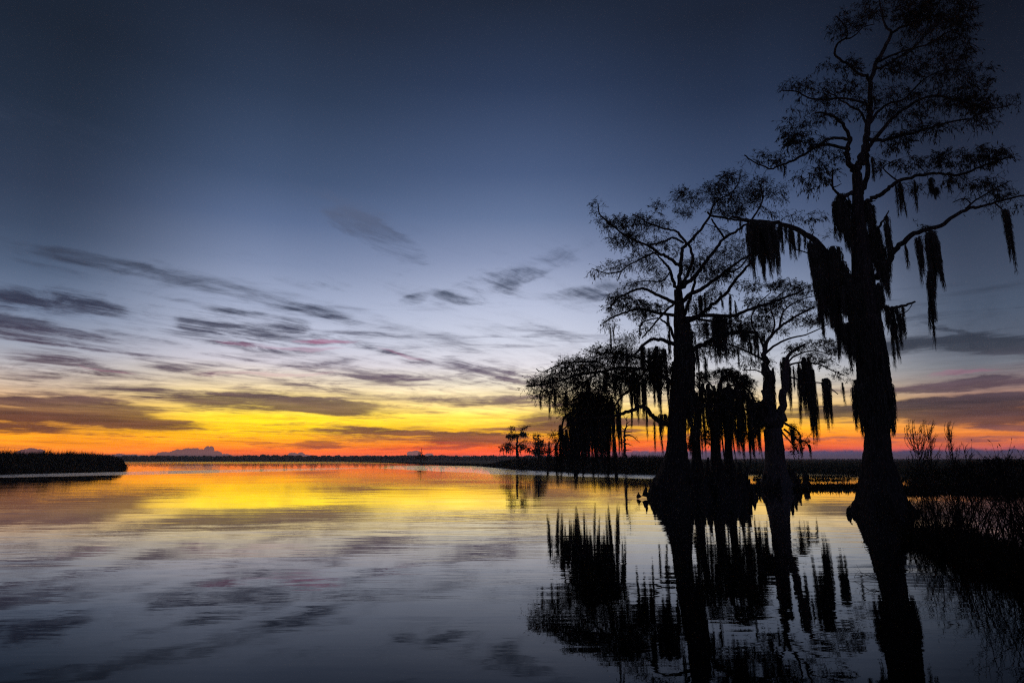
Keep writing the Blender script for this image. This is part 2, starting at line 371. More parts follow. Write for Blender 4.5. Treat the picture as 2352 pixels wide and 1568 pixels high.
# ------------------------------------------------------------------ water
def build_water():
    m = bpy.data.materials.new('lake_water'); m.use_nodes = True
    nt = m.node_tree; nt.nodes.clear(); q = G(nt)
    b = nt.nodes.new('ShaderNodeBsdfGlossy'); b.inputs['Color'].default_value = (.96, .98, 1, 1); b.inputs['Roughness'].default_value = 0.012
    dd = nt.nodes.new('ShaderNodeBsdfDiffuse'); dd.inputs['Color'].default_value = (.004, .0038, .003, 1)
    fr = nt.nodes.new('ShaderNodeFresnel'); fr.inputs['IOR'].default_value = 1.33
    mx = nt.nodes.new('ShaderNodeMixShader'); out = nt.nodes.new('ShaderNodeOutputMaterial')
    q.put(mx.inputs[0], q.m('MULTIPLY', q.m('POWER', fr.outputs[0], 1.7), 2.0, clamp=True))
    nt.links.new(dd.outputs[0], mx.inputs[1]); nt.links.new(b.outputs[0], mx.inputs[2]); nt.links.new(mx.outputs[0], out.inputs[0])
    t = nt.nodes.new('ShaderNodeTexCoord'); P = t.outputs['Object']
    s = nt.nodes.new('ShaderNodeSeparateXYZ'); nt.links.new(P, s.inputs[0])
    dist = q.v('LENGTH', P)
    # long lazy swells, then fine ripples; a breeze roughens patches far out
    n1 = q.noise(q.v('MULTIPLY', P, (.55, 1.0, 1)), 0.9, 2.0, .5, .4)
    n2 = q.noise(q.v('MULTIPLY', P, (.7, 1.6, 1)), 3.1, 3.0, .5, .3)
    n3 = q.noise(q.v('MULTIPLY', P, (.8, 1.2, 1)), 14.0, 2.0, .5)
    calm = q.step(q.noise(q.v('MULTIPLY', P, (.05, .09, 1)), 1.0, 3.0, .5), .36, .64, .25, 1.6)
    h = q.m('ADD', q.m('MULTIPLY', n1, .0032), q.m('ADD', q.m('MULTIPLY', n2, .0008), q.m('MULTIPLY', n3, .00012)))
    n4 = q.noise(q.v('MULTIPLY', P, (.13, 1.25, 1)), 1.0, 3.0, .55, .2)
    h = q.m('ADD', h, q.m('MULTIPLY', n4, .0055))
    h = q.m('MULTIPLY', h, calm)
    # breeze bands: left of centre by the reed bed and in the middle distance before the spit
    def patch(cx, cy, rx, ry, rot=0.0):
        c, sn = math.cos(rot), math.sin(rot)
        dx, dy = q.m('SUBTRACT', s.outputs[0], cx), q.m('SUBTRACT', s.outputs[1], cy)
        u = q.m('DIVIDE', q.m('ADD', q.m('MULTIPLY', dx, c), q.m('MULTIPLY', dy, sn)), rx)
        w = q.m('DIVIDE', q.m('SUBTRACT', q.m('MULTIPLY', dy, c), q.m('MULTIPLY', dx, sn)), ry)
        wob = q.m('MULTIPLY', q.m('SUBTRACT', q.noise(q.v('MULTIPLY', P, (.06, .06, 1)), 1.0, 4.0), .5), 1.1)
        return q.step(q.m('ADD', wob, q.m('ADD', q.m('MULTIPLY', u, u), q.m('MULTIPLY', w, w))), 1.0, .7)
    breeze = q.m('MAXIMUM', patch(-41, 85, 38, 8.5, 1.24), patch(-3, 108, 62, 17, -1.19))
    breeze = q.m('MAXIMUM', breeze, q.m('MULTIPLY', q.step(s.outputs[1], 32, 75), q.step(s.outputs[0], -14, 4, .0, .35)))
    breeze = q.m('MAXIMUM', breeze, q.m('MULTIPLY', q.step(s.outputs[1], 190, 300), .7))
    rip = q.noise(q.v('MULTIPLY', P, (.8, 1.0, 1)), 5.5, 3.0, .6)
    h = q.m('ADD', h, q.m('MULTIPLY', q.m('MULTIPLY', rip, .028), breeze))
    bm = nt.nodes.new('ShaderNodeBump'); bm.inputs['Strength'].default_value = 1.0
    bm.inputs['Distance'].default_value = 1.0
    q.put(bm.inputs['Height'], h); nt.links.new(bm.outputs[0], b.inputs['Normal'])
    bag = Bag(); R = 2600.0
    bag.add([(-R, -60, 0), (R, -60, 0), (R, R, 0), (-R, R, 0)], [(0, 1, 2, 3)])
    tag(bag.build('water', m), kind='structure')
build_water()

bag = Bag(); bag.add([(-2800, -70, -1.2), (2800, -70, -1.2), (2800, 2800, -1.2), (-2800, 2800, -1.2)], [(0, 1, 2, 3)])
tag(bag.build('ground', M_MUD), kind='structure')

# ------------------------------------------------------------------ far shore
def far_shore():
    """low marsh flats and the wooded far shore, with knolls and gaps"""
    rng = random.Random(5)
    bag = Bag()
    # flats: irregular polygon of land from about 330 m out
    front = []
    xs = np.linspace(-900, 900, 90)
    for x in xs:
        y = 400 + 22 * mnoise.noise((x * .01, 2, 0)) + 6 * mnoise.noise((x * .05, 5, 0))
        front.append((x, y, .02))
    back = [(x, 2400, .6) for x in xs]
    mid = [(x, 430, .35) for x in xs]
    V = front + mid + back; n = len(xs)
    F = [(i, i + 1, n + i + 1, n + i) for i in range(n - 1)] + [(n + i, n + i + 1, 2 * n + i + 1, 2 * n + i) for i in range(n - 1)]
    bag.add(V, F)
    tag(bag.build('land_far_shore', M_MARSH), kind='structure')
    # wood: crowns as crumpled clumps in several rows
    bag = Bag()
    for row in range(5):
        d = 560 + row * 55
        x = -560.0
        while x < 520:
            dens = 0.5 + .5 * mnoise.noise((x * .012, row * 3.1, 1))
            hgt = (4.1 + .6 * row * .5) * (0.72 + .42 * mnoise.noise((x * .02, row, 7)) + .30 * rng.random())
            az = math.atan2(x, d)
            if az > math.radians(5): hgt *= max(.35, 1 - (az - math.radians(5)) * 5)
            r = hgt * rng.uniform(.45, .8)
            vs, fs = clump(np.array((x, d + rng.uniform(-12, 12), hgt * .55)), (r, r * .9, hgt * .52), rng, 8, 6, .28)
            bag.add(vs, fs)
            x += r * rng.uniform(.7, 1.3)
    tag(bag.build('far_wood', M_FAR), 'dark blue line of woodland along the far shore of the lake', 'woodland', kind='stuff')

def clump(c, r, rng, nu=8, nv=5, amp=.25):
    seed = rng.uniform(0, 100)
    vs = [c + np.array((0, 0, r[2]))]
    for j in range(1, nv):
        ph = math.pi * j / nv
        for i in range(nu):
            th = 2 * math.pi * i / nu
            d = np.array((math.sin(ph) * math.cos(th), math.sin(ph) * math.sin(th), math.cos(ph)))
            k = 1 + amp * 2 * mnoise.noise(Vector(d * 1.7 + seed)) + rng.uniform(-amp, amp) * .5
            vs.append(c + d * np.array(r) * k)
    vs.append(c - np.array((0, 0, r[2])))
    fs = [(0, 1 + i, 1 + (i + 1) % nu) for i in range(nu)]
    for j in range(nv - 2):
        for i in range(nu):
            a = 1 + j * nu
            fs.append((a + i, a + nu + i, a + nu + (i + 1) % nu, a + (i + 1) % nu))
    e = len(vs) - 1; a = 1 + (nv - 2) * nu
    fs += [(a + (i + 1) % nu, a + i, e) for i in range(nu)]
    return vs, fs
far_shore()

# ------------------------------------------------------------------ cypress builder
def tri_object(name, tris, mat, parent=None, origin=(0, 0, 0)):
    """one mesh from an (n, 3, 3) array of triangles"""
    T = np.asarray(tris, dtype=np.float32) - np.array(origin, dtype=np.float32)
    n = len(T); me = bpy.data.meshes.new(name)
    me.vertices.add(n * 3); me.loops.add(n * 3); me.polygons.add(n)
    me.vertices.foreach_set('co', T.reshape(-1))
    me.loops.foreach_set('vertex_index', np.arange(n * 3, dtype=np.int32))
    me.polygons.foreach_set('loop_start', np.arange(0, n * 3, 3, dtype=np.int32))
    me.update(calc_edges=True)
    me.materials.append(mat)
    o = bpy.data.objects.new(name, me); col.objects.link(o)
    if parent is not None: o.parent = parent
    else: o.location = origin
    return o

def unit(a):
    return a / (np.linalg.norm(a, axis=-1, keepdims=True) + 1e-9)

def leaf_tris(pos, dirs, length, width, npr):
    """tapering blades: two triangles each (a lozenge)"""
    n = len(pos); d = unit(dirs)
    side = unit(np.cross(d, unit(npr.normal(size=(n, 3)))))
    L = length[:, None]; W = width[:, None]
    a = pos; m1 = pos + d * L * .45 + side * W * .5; m2 = pos + d * L * .45 - side * W * .5; e = pos + d * L
    return np.concatenate([np.stack([a, m1, m2], 1), np.stack([m1, e, m2], 1)])

def ribbon_tris(paths, widths, npr):
    """paths (n, k, 3), widths (n, k): flat ribbons at random angles"""
    n, k, _ = paths.shape
    ang = npr.uniform(0, math.pi, n)
    side = np.stack([np.cos(ang), np.sin(ang), np.zeros(n)], 1)[:, None, :]
    A = paths + side * widths[..., None] * .5; B = paths - side * widths[..., None] * .5
    t1 = np.stack([A[:, :-1], B[:, :-1], A[:, 1:]], 2).reshape(-1, 3, 3)
    t2 = np.stack([B[:, :-1], B[:, 1:], A[:, 1:]], 2).reshape(-1, 3, 3)
    return np.concatenate([t1, t2])

def prism_tris(paths, radii):
    """paths (n, k, 3), radii (n, k): three-sided twigs"""
    n, k, _ = paths.shape
    t = unit(np.gradient(paths, axis=1))
    ref = np.array([0.31, 0.9, 0.2])
    a = unit(np.cross(t, ref)); b = np.cross(t, a)
    ring = [paths + (a * math.cos(q) + b * math.sin(q)) * radii[..., None] for q in (0, 2.094, 4.189)]
    out = []
    for i in range(3):
        A, B = ring[i], ring[(i + 1) % 3]
        out.append(np.stack([A[:, :-1], B[:, :-1], A[:, 1:]], 2).reshape(-1, 3, 3))
        out.append(np.stack([B[:, :-1], B[:, 1:], A[:, 1:]], 2).reshape(-1, 3, 3))
    return np.concatenate(out)

class Tree:
    def __init__(self, name, label, dist, base, seed, group=None, bark=None):
        self.bark = bark or M_BARK
        self.d, self.s = dist, dist / F_PX
        self.rng, self.npr = random.Random(seed), np.random.default_rng(seed)
        p = at(base[0], base[1], dist)
        self.base = Vector((p.x, p.y, 0.0))
        self.root = tag(empty(name, self.base), label, 'tree', group)
        self.nodes, self.rad, self.par = [], [], []
        self.twig, self.leafp, self.leafd, self.cones = [], [], [], []
    def P(self, x, y, dep=0.0):
        return np.array(at(x, y, self.d + dep))
    def conv(self, rows, Zm):
        return [(Zm[0] + Zm[2] * r[0], Zm[1] + Zm[2] * r[1]) for r in rows]
    def stem(self, name, rows, lobes=0, sides=10, dep=(0, 0), amp=0.0, mat=None, per=4, register=True, wob=.05):
        """rows of (x, y, width px); dep = depth offset at start and end"""
        n = len(rows)
        P = [self.P(r[0], r[1], dep[0] + (dep[1] - dep[0]) * i / max(n - 1, 1)) for i, r in enumerate(rows)]
        R = [r[2] * .5 * self.s for r in rows]
        Q, S = smooth_path(P, R, per)
        amps = [amp * max(0, 1 - i / (len(Q) * .55)) for i in range(len(Q))]
        # knots and crooks
        if not lobes:
            for i in range(1, len(Q) - 1):
                Q[i] = Q[i] + self.npr.normal(size=3) * S[i] * .28
        bag = Bag(); tube(bag, Q, S, sides, wob, self.rng, lobes, amps)
        bag.build(name, mat or self.bark, self.root, self.base, smooth=True)
        if register:
            for q, r in zip(Q, S):
                self.nodes.append(q); self.rad.append(r)
    def limb(self, pts, w0, w1, d0=0.0, d1=None, Zm=None, name='limb'):
        if Zm: pts = self.conv(pts, Zm)
        L = sum(math.hypot(pts[i + 1][0] - pts[i][0], pts[i + 1][1] - pts[i][1]) for i in range(len(pts) - 1)) * self.s
        if d1 is None: d1 = d0 + self.rng.uniform(-.45, .45) * L
        n = len(pts)
        rows = [(p[0], p[1], w0 + (w1 - w0) * (i / (n - 1)) ** .8) for i, p in enumerate(pts)]
        self.stem(name, rows, dep=(d0, d1), sides=8)
    def zones(self, rows, Zm=None, density=1.0, depth=.7):
        """ellipses of foliage, grown out to from the nearest wood"""
        A = []
        for r in rows:
            x, y, rx, ry = r[:4]; w = r[4] if len(r) > 4 else 1.0
            if Zm: x, y, rx, ry = Zm[0] + Zm[2] * x, Zm[1] + Zm[2] * y, rx * Zm[2], ry * Zm[2]
            area = rx * ry * self.s ** 2
            n = max(3, int(area * 255 * density * w))
            for _ in range(n):
                th, q = self.rng.uniform(0, 2 * math.pi), math.sqrt(self.rng.random())
                dep = self.rng.gauss(0, .55) * depth * max(rx, ry) * self.s
                A.append((x + rx * q * math.cos(th), y + ry * q * math.sin(th), dep))
        N = np.array(self.nodes); R = np.array(self.rad)
        # depth follows the nearest limb so that twigs stay attached at natural angles
        pts = []
        base2 = np.stack([N[:, 0] / N[:, 1], N[:, 2] / N[:, 1]], 1)
        for x, y, dep in A:
            p = self.P(x, y)
            k = np.argmin((base2[:, 0] - p[0] / p[1]) ** 2 + (base2[:, 1] - p[2] / p[1]) ** 2)
            pts.append(self.P(x, y, N[k, 1] - self.d + dep))
        pts = np.array(pts)
        d0 = np.array([np.min(np.sum((N - p) ** 2, 1)) for p in pts])
        order = np.argsort(d0)
        NN = np.zeros((len(N) + len(pts) * 14, 3)); RR = np.zeros(len(NN)); NN[:len(N)] = N; RR[:len(N)] = R; c = len(N)
        for k in order:
            p = pts[k]
            dd = np.sum((NN[:c] - p) ** 2, 1)
            j = int(np.argmin(dd)); L = math.sqrt(dd[j])
            if L < .05: continue
            a = NN[j]; K = 8
            mid = (a + p) / 2 + self.npr.normal(size=3) * L * .13 + np.array([0, 0, L * .10])
            t = np.linspace(0, 1, K)[:, None]
            path = (1 - t) ** 2 * a + 2 * t * (1 - t) * mid + t ** 2 * p
            path[1:-1] += self.npr.normal(size=(K - 2, 3)) * min(L, 1.0) * .035
            r0 = min(RR[j] * .8, .006 + .012 * L); r1 = .004
            rad = np.linspace(r0, r1, K)
            self.twig.append((path, rad))
            m = min(K - 1, 13); NN[c:c + m] = path[1:]; RR[c:c + m] = rad[1:]; c += m
        self.nodes = [q for q in NN[:c]]; self.rad = list(RR[:c])
    def foliate(self, twigs_per=3.0, leaves=7, llen=(.06, .13), lwid=(.010, .020), droop=.5, cones=0.0, tw_len=(.12, .38)):
        """fine twigs along every grown branch with drooping feathery sprays"""
        npr = self.npr
        base, dirs = [], []
        for path, rad in self.twig:
            L = np.sum(np.linalg.norm(np.diff(path, axis=0), axis=1))
            n = npr.poisson(max(1.2, L * 4.0 * twigs_per / 3 + 1.5))
            t = npr.uniform(.25, 1.0, n) * (len(path) - 1)
            i = np.minimum(t.astype(int), len(path) - 2); f = (t - i)[:, None]
            base.append(path[i] * (1 - f) + path[i + 1] * f)
            dr = unit(path[i + 1] - path[i]) * .7
            dirs.append(dr)
        B = np.concatenate(base); D = np.concatenate(dirs)
        n = len(B)
        d = unit(D + npr.normal(size=(n, 3)) * .65 + np.array([0, 0, .15]))
        L = npr.uniform(*tw_len, n)[:, None]
        K = 4; t = np.linspace(0, 1, K)[None, :, None]
        sag = np.array([0, 0, -1.0]) * droop * .5
        paths = B[:, None, :] + d[:, None, :] * L[:, None, :] * t + sag * (t ** 2) * L[:, None, :]
        paths[:, 1:] += npr.normal(size=(n, K - 1, 3)) * .012
        rr = np.linspace(.0045, .0022, K)[None, :].repeat(n, 0)
        tw = [prism_tris(paths, rr)]
        allp = np.array([p for p, r in self.twig]); allr = np.array([r for p, r in self.twig])
        tw.append(prism_tris(allp, allr))
                # sprays: clumpy, some twigs bare
        full = npr.random(n)
        fld = np.array([mnoise.noise(Vector(q * 1.15)) + .5 * mnoise.noise(Vector(q * 3.0)) for q in B])
        cnt = np.clip(np.round(leaves * np.clip(.75 + 2.4 * fld, .12, 2.1)), 1, 40).astype(int)
        cnt = np.where(full < .15, 1, cnt)
        idx = np.repeat(np.arange(n), cnt); m = len(idx)
        t = npr.uniform(.15, 1.0, m); seg = np.minimum((t * (K - 1)).astype(int), K - 2); f = (t * (K - 1) - seg)[:, None]
        pos = paths[idx, seg] * (1 - f) + paths[idx, seg + 1] * f
        ld = unit(paths[idx, seg + 1] - paths[idx, seg]) * .7 + npr.normal(size=(m, 3)) * .5 + np.array([0, 0, -droop * 1.1])
        tri_object('foliage', leaf_tris(pos, ld, npr.uniform(*llen, m), npr.uniform(*lwid, m), npr), M_LEAF, self.root, self.base)
        if cones:
            k = int(n * cones); sel = npr.choice(n, k, replace=False)
            cpos = paths[sel, -1] - np.array([0, 0, .03]); r = npr.uniform(.014, .024, k)[:, None]
            ax = [np.array(v) for v in ((1, 0, 0), (0, 1, 0), (-1, 0, 0), (0, -1, 0))]
            T = []
            for q in range(4):
                a, b = cpos + ax[q] * r, cpos + ax[(q + 1) % 4] * r
                up, dn = cpos + np.array([0, 0, 1.15]) * r, cpos - np.array([0, 0, 1.15]) * r
                T += [np.stack([a, b, up], 1), np.stack([b, a, dn], 1)]
            tw += T
        tri_object('twigs', np.concatenate(tw), M_TWIG, self.root, self.base)
    def moss(self, x, yt, yb, w, dep=None, lean=0.0):
        """one hanging beard of moss: a body and several ragged tails, all fine strands over a thin core"""
        rng = self.rng
        if dep is None: dep = rng.uniform(-.35, .35)
        L = yb - yt; tris = []
        if w < 11:
            tris += self.beard(x, yt, yb, w, dep, lean)
        else:
            tris += self.beard(x, yt, yt + L * rng.uniform(.55, .72), w * .86, dep, lean)
            n = 3 if w < 20 else (4 if w < 32 else 6)
            best = rng.randrange(n)
            for k in range(n):
                ox = w * (-.42 + .84 * (k + rng.uniform(.25, .75)) / n)
                f = 1.0 if k == best else rng.uniform(.50, .95)
                tris += self.beard(x + ox, yt + L * rng.uniform(.0, .16), yt + L * f, w * rng.uniform(.24, .44), dep + rng.uniform(-.5, .5) * w * self.s, lean)
        tri_object('moss_clump', np.concatenate(tris), M_MOSS, self.root, self.base)
    def beard(self, x, yt, yb, w, dep, lean):
        npr, rng = self.npr, self.rng
        top = self.P(x, yt, dep); H = (yb - yt) * self.s; W = w * self.s * .5
        drift = npr.normal(size=2) * .03 * H
        seedv = rng.uniform(0, 90)
        def prof(t):
            base = np.interp(t, [0, .03, .22, .45, .7, .88, 1.0], [.62, .88, 1.0, .84, .56, .30, .10])
            return W * .95 * base * (1 + .25 * np.sin(np.asarray(t) * 9 + seedv) * (np.asarray(t) > .1))
        bag = Bag(); P, R = [], []; end = rng.uniform(.7, .88)
        for i in range(12):
            t = end * i / 11
            c = top + np.array([drift[0] * t * t + lean * self.s * t + .2 * W * mnoise.noise((t * 5, seedv, 0)), drift[1] * t * t, -H * t]); P.append(c)
            R.append(max(.005, float(prof(t)) * .50 * (1 + .45 * mnoise.noise((t * 9, seedv, 3))) * (1 - i / 12) ** .3))
        tube(bag, P, R, 8, .25, rng)
        core = np.concatenate(bag.v)
        tris = [np.array([core[[f[0], f[1], f[2]]] for f in bag.f] + [core[[f[0], f[2], f[3]]] for f in bag.f if len(f) == 4])]
        n = int(14 + (w * (yb - yt)) * .085); K = 8
        t0 = np.abs(npr.uniform(-.01, .74, n))
        ln = np.minimum(npr.uniform(.12, .68, n) * (1 - .35 * t0), 1.08 - t0)
        ang = npr.uniform(0, 2 * math.pi, n); rr = np.sqrt(npr.uniform(.2, 1.15, n))
        tt = t0[:, None] + ln[:, None] * np.linspace(0, 1, K)[None, :]
        rad = prof(t0) * rr
        cx = top[0] + (drift[0] * tt ** 2 + lean * self.s * tt); cy = top[1] + drift[1] * tt ** 2; cz = top[2] - H * tt
        shrink = np.linspace(1, .82, K)[None, :]
        jit = npr.normal(size=(n, K, 2)).cumsum(axis=1) * .008
        paths = np.stack([cx + (rad * np.cos(ang))[:, None] * shrink + jit[..., 0], cy + (rad * np.sin(ang))[:, None] * shrink + jit[..., 1], cz], 2)
        wd = np.linspace(1, .25, K)[None, :] * npr.uniform(.010, .026, n)[:, None]
        tris.append(ribbon_tris(paths, wd, npr))
        m = n * 2; t0 = npr.uniform(0, .96, m); ang = npr.uniform(0, 2 * math.pi, m)
        c = np.stack([top[0] + drift[0] * t0 ** 2 + lean * self.s * t0, top[1] + drift[1] * t0 ** 2, top[2] - H * t0], 1)
        o = np.stack([np.cos(ang), np.sin(ang), np.zeros(m)], 1)
        s0 = c + o * (prof(t0) * .75)[:, None]
        l = npr.uniform(.04, .16, m)[:, None]
        k3 = np.stack([s0, s0 + o * l * .35 + np.array([0, 0, -1]) * l * .45, s0 + o * l * .40 + np.array([0, 0, -1]) * l * 1.1], 1)
        tris.append(ribbon_tris(k3, np.array([[.012, .009, .003]]).repeat(m, 0), npr))
        return tris
    def fringe(self, rows, n, length, name='moss_fringe'):
        """moss lying against a stem: rows of (x, y, half width px)"""
        npr = self.npr
        y = npr.uniform(rows[0][1], rows[-1][1], n)
        xs = np.interp(y, [r[1] for r in rows], [r[0] for r in rows]); hw = np.interp(y, [r[1] for r in rows], [r[2] for r in rows])
        ang = npr.uniform(0, 2 * math.pi, n); K = 6
        P0 = np.array([self.P(a, b) for a, b in zip(xs, y)])
        P0[:, 0] += np.cos(ang) * hw * self.s; P0[:, 1] += np.sin(ang) * hw * self.s
        L = npr.uniform(.4, 1.3, n) * length * self.s
        t = np.linspace(0, 1, K)[None, :]
        out = np.sin(t * math.pi) * .035
        paths = np.stack([P0[:, 0, None] + np.cos(ang)[:, None] * out, P0[:, 1, None] + np.sin(ang)[:, None] * out, P0[:, 2, None] - L[:, None] * t], 2)
        paths[..., :2] += npr.normal(size=(n, K, 2)).cumsum(axis=1) * .008
        wd = np.linspace(1, .25, K)[None, :] * npr.uniform(.02, .045, n)[:, None]
        tri_object(name, ribbon_tris(paths, wd, npr), M_MOSS, self.root, self.base)
    def knee(self, x, yt, yb, w, dep=0.0, name='knee'):
        rng = self.rng
        bag = Bag(); n = 9; top, bot = self.P(x, yt, dep), self.P(x, yb, dep)
        bot[0] += rng.uniform(-.25, .25) * w * self.s
        P = [bot + (top - bot) * (i / (n - 1)) + self.npr.normal(size=3) * .015 * (i > 0) for i in range(n)]
        R = [w * .5 * self.s * (.10 + .90 * (1 - i / (n - 1)) ** 1.25) for i in range(n)]
        tube(bag, P, R, 9, .10, rng, 4, [.16] * n)
        bag.build(name, M_BARK, self.root, self.base, smooth=True)

Z1 = (1633.0, 0.0, .3751); Z2 = (1306.7, 359.3, .2917); Z3 = (1764.0, 457.3, .2917)
Z4 = (1176.0, 784.0, .2917); Z5 = (1404.6, 882.0, .2708); Z6 = (1110.7, 947.3, .1667)

# ---- the tall cypress on the right
def tree_a():
    t = Tree('bald_cypress', 'tallest cypress, moss-draped, with a swollen base and a crown reaching past the picture top', 19.6, (2022, 1170), 11, 'moss-hung cypresses standing in the water')
    trunk = [(2030,1235,122),(2027,1172,104),(2026,1157,99),(2023,1132,84),(2022,1107,76),(2020,1082,66),(2017,1057,58),(2016,1032,53),(2016,994,49),(2015,957,54),(2010,912,64),(2006,865,62),(2001,807,60),(1993,749,60),(1988,690,54),(1981,638,46),(1977,574,40),(1973,520,32),(1971,480,27),(1970,430,23),(1968,400,22)]
    t.stem('trunk', trunk, lobes=5, sides=44, amp=.27, per=5, wob=.03)
    L = lambda pts, a, b, **k: t.limb(pts, a, b, Zm=Z1, **k)
    L([(893,1060),(880,1035),(850,1000),(836,960),(836,900),(850,850),(825,790),(770,730),(705,695),(640,690)], 17, 4, d1=-1.2)
    L([(893,1060),(905,1010),(925,950),(945,880),(958,800),(970,720),(975,620),(975,500),(1010,400),(1060,300),(1105,200)], 20, 8, d1=.6)
    L([(1105,200),(1060,145),(1045,70),(1030,0),(1040,-90)], 7, 3, d0=.6, d1=1.2)
    L([(1105,200),(1170,165),(1240,145),(1300,120),(1360,70),(1420,-20)], 7, 3, d0=.6, d1=-.4)
    L([(905,1170),(935,1150),(958,1060),(956,950),(975,890),(1060,780),(1150,690),(1230,640),(1300,600),(1400,590),(1500,612),(1620,645),(1740,665),(1840,640)], 14, 3, d1=2.0)
    L([(975,500),(955,465),(905,455),(850,400),(770,350),(762,300),(790,255),(830,230),(832,180),(770,100)], 9, 3, d0=.5, d1=-1.4)
    L([(830,240),(880,220),(930,170),(1000,150)], 4, 2, d0=-1.0)
    L([(960,850),(1060,858),(1160,830),(1280,800),(1380,770),(1500,740),(1600,730)], 10, 3, d1=-1.5)
    L([(838,910),(790,905),(720,885),(640,905),(560,950),(500,985),(420,1015),(370,1035),(320,1015),(260,990),(205,950)], 9, 3, d1=1.6)
    L([(840,855),(760,845),(700,860),(640,900),(590,910)], 8, 3, d1=-1.2)
    L([(968,760),(1010,700),(1080,640),(1180,610),(1250,540),(1330,470),(1420,430)], 8, 3, d0=.3, d1=1.3)
    L([(972,640),(900,620),(800,600),(700,610),(600,600),(520,560),(430,555)], 7, 2.5, d0=.3, d1=-1.0)
    L([(962,780),(920,690),(850,650),(780,600),(700,560)], 7, 3, d0=.3, d1=1.4)
    L([(1000,430),(1090,390),(1180,330),(1250,280),(1300,230),(1260,190)], 7, 3, d0=.5, d1=1.6)
    L([(1020,380),(1130,330),(1220,300),(1330,270),(1450,200),(1560,160)], 6, 2.5, d0=.5, d1=-1.5)
    L([(1180,340),(1240,300),(1300,230),(1390,150)], 5, 2, d0=.5, d1=2.0)
    L([(932,1245),(990,1215),(1050,1185),(1100,1145),(1150,1110),(1250,1078),(1330,1065),(1400,1062),(1520,1070),(1620,1035),(1700,1000),(1800,970),(1860,962)], 12, 3, d1=-1.6)
    L([(1150,1110),(1080,1060),(1060,1020),(1130,980)], 4, 2, d0=-.5)
    L([(1010,1700),(1060,1620),(1110,1560),(1180,1480),(1270,1420),(1380,1390),(1470,1340),(1560,1285),(1640,1268),(1720,1245),(1830,1215),(1960,1190)], 17, 4, d1=1.0)
    L([(1560,1285),(1600,1240),(1680,1190),(1750,1150),(1830,1110)], 5, 2, d0=.7)
    L([(1560,1275),(1590,1250),(1550,1215),(1480,1240)], 4, 2, d0=.6)
    L([(1740,1245),(1790,1290),(1820,1330)], 4, 2, d0=.9, d1=.9)
    # the broken fork on the left and the snapped stubs
    L([(885,1172),(850,1190),(810,1203),(770,1180),(747,1140),(745,1056)], 11, 4, d1=-.2, name='broken_limb')
    L([(747,1150),(775,1138),(800,1124)], 3.5, 1.5, d0=-.2, d1=-.2, name='broken_limb')
    M = lambda pts, a, b, **k: t.limb(pts, a, b, Zm=Z3, **k)
    M([(860,835),(900,845),(970,858),(1030,848),(1100,828),(1160,806)], 12, 4, d1=-.3, name='broken_limb')
    M([(1010,930),(1060,905),(1110,865),(1140,815)], 3, 1.5, d0=-.2, d1=-.3, name='hanging_twig')
    M([(800,300),(850,238),(895,190),(930,130),(952,90)], 9, 2, d1=-.3, name='broken_limb')
    M([(720,60),(770,25),(845,12)], 7, 2, d1=.2, name='broken_limb')
    # the mossy limb arching left over the middle tree
    t.limb([(1980,690),(1960,655),(1935,625),(1905,590),(1880,560),(1850,538),(1820,522),(1785,513),(1745,508),(1715,505),(1680,497)], 24, 6, d1=.9)
    t.limb([(1820,570),(1845,578),(1865,585),(1885,600)], 3, 3, d0=.5, d1=.3)
    t.zones([(1180,40,190,90),(1450,40,180,110),(1380,170,230,90),(850,130,110,70),(790,190,60,40),(960,50,90,60,.7),(1480,290,150,80),(1250,280,120,50,.6),
             (700,390,40,30),(840,400,110,35),(1150,400,180,50),(1400,420,220,80),(1600,470,120,90),(900,530,120,50),(620,520,130,45),(480,530,60,35),
             (720,590,110,45),(600,690,110,40),(530,790,90,75),(600,880,120,60),(480,840,50,60),(720,690,120,60,.8),(900,650,80,60),(1100,590,150,70),
             (1400,590,190,75),(1600,620,180,85),(1650,730,130,40),(1860,620,60,35,.6),(1200,690,150,55),(1350,780,150,35),(1120,850,130,50),(720,960,110,45),
             (600,1090,90,45),(620,1160,60,25),(690,1060,80,40),(400,960,140,35),(270,980,60,28),(1040,990,60,50,.5),(1250,1010,120,50),(1500,970,150,55),
             (1680,950,130,50),(1800,950,60,30),(1500,1090,100,35),(1220,1150,80,40),(1690,1130,140,50),(1800,1180,100,45),(1550,1220,60,30),(1750,1280,60,25),(1890,1240,40,30,.7),(740,1130,40,20,.5)], Z1, 1.25)
    t.zones([(1280,190,60,30),(1600,430,110,40),(1780,480,110,45),(1960,470,80,50),(2040,600,50,45,.7),(1900,590,90,30,.6)], Z2, .9)
    t.zones([(1230,200,60,25)], Z3, 1.0)
    t.foliate(4.4, 7, (.08, .19), (.016, .032), .7, tw_len=(.14, .45))
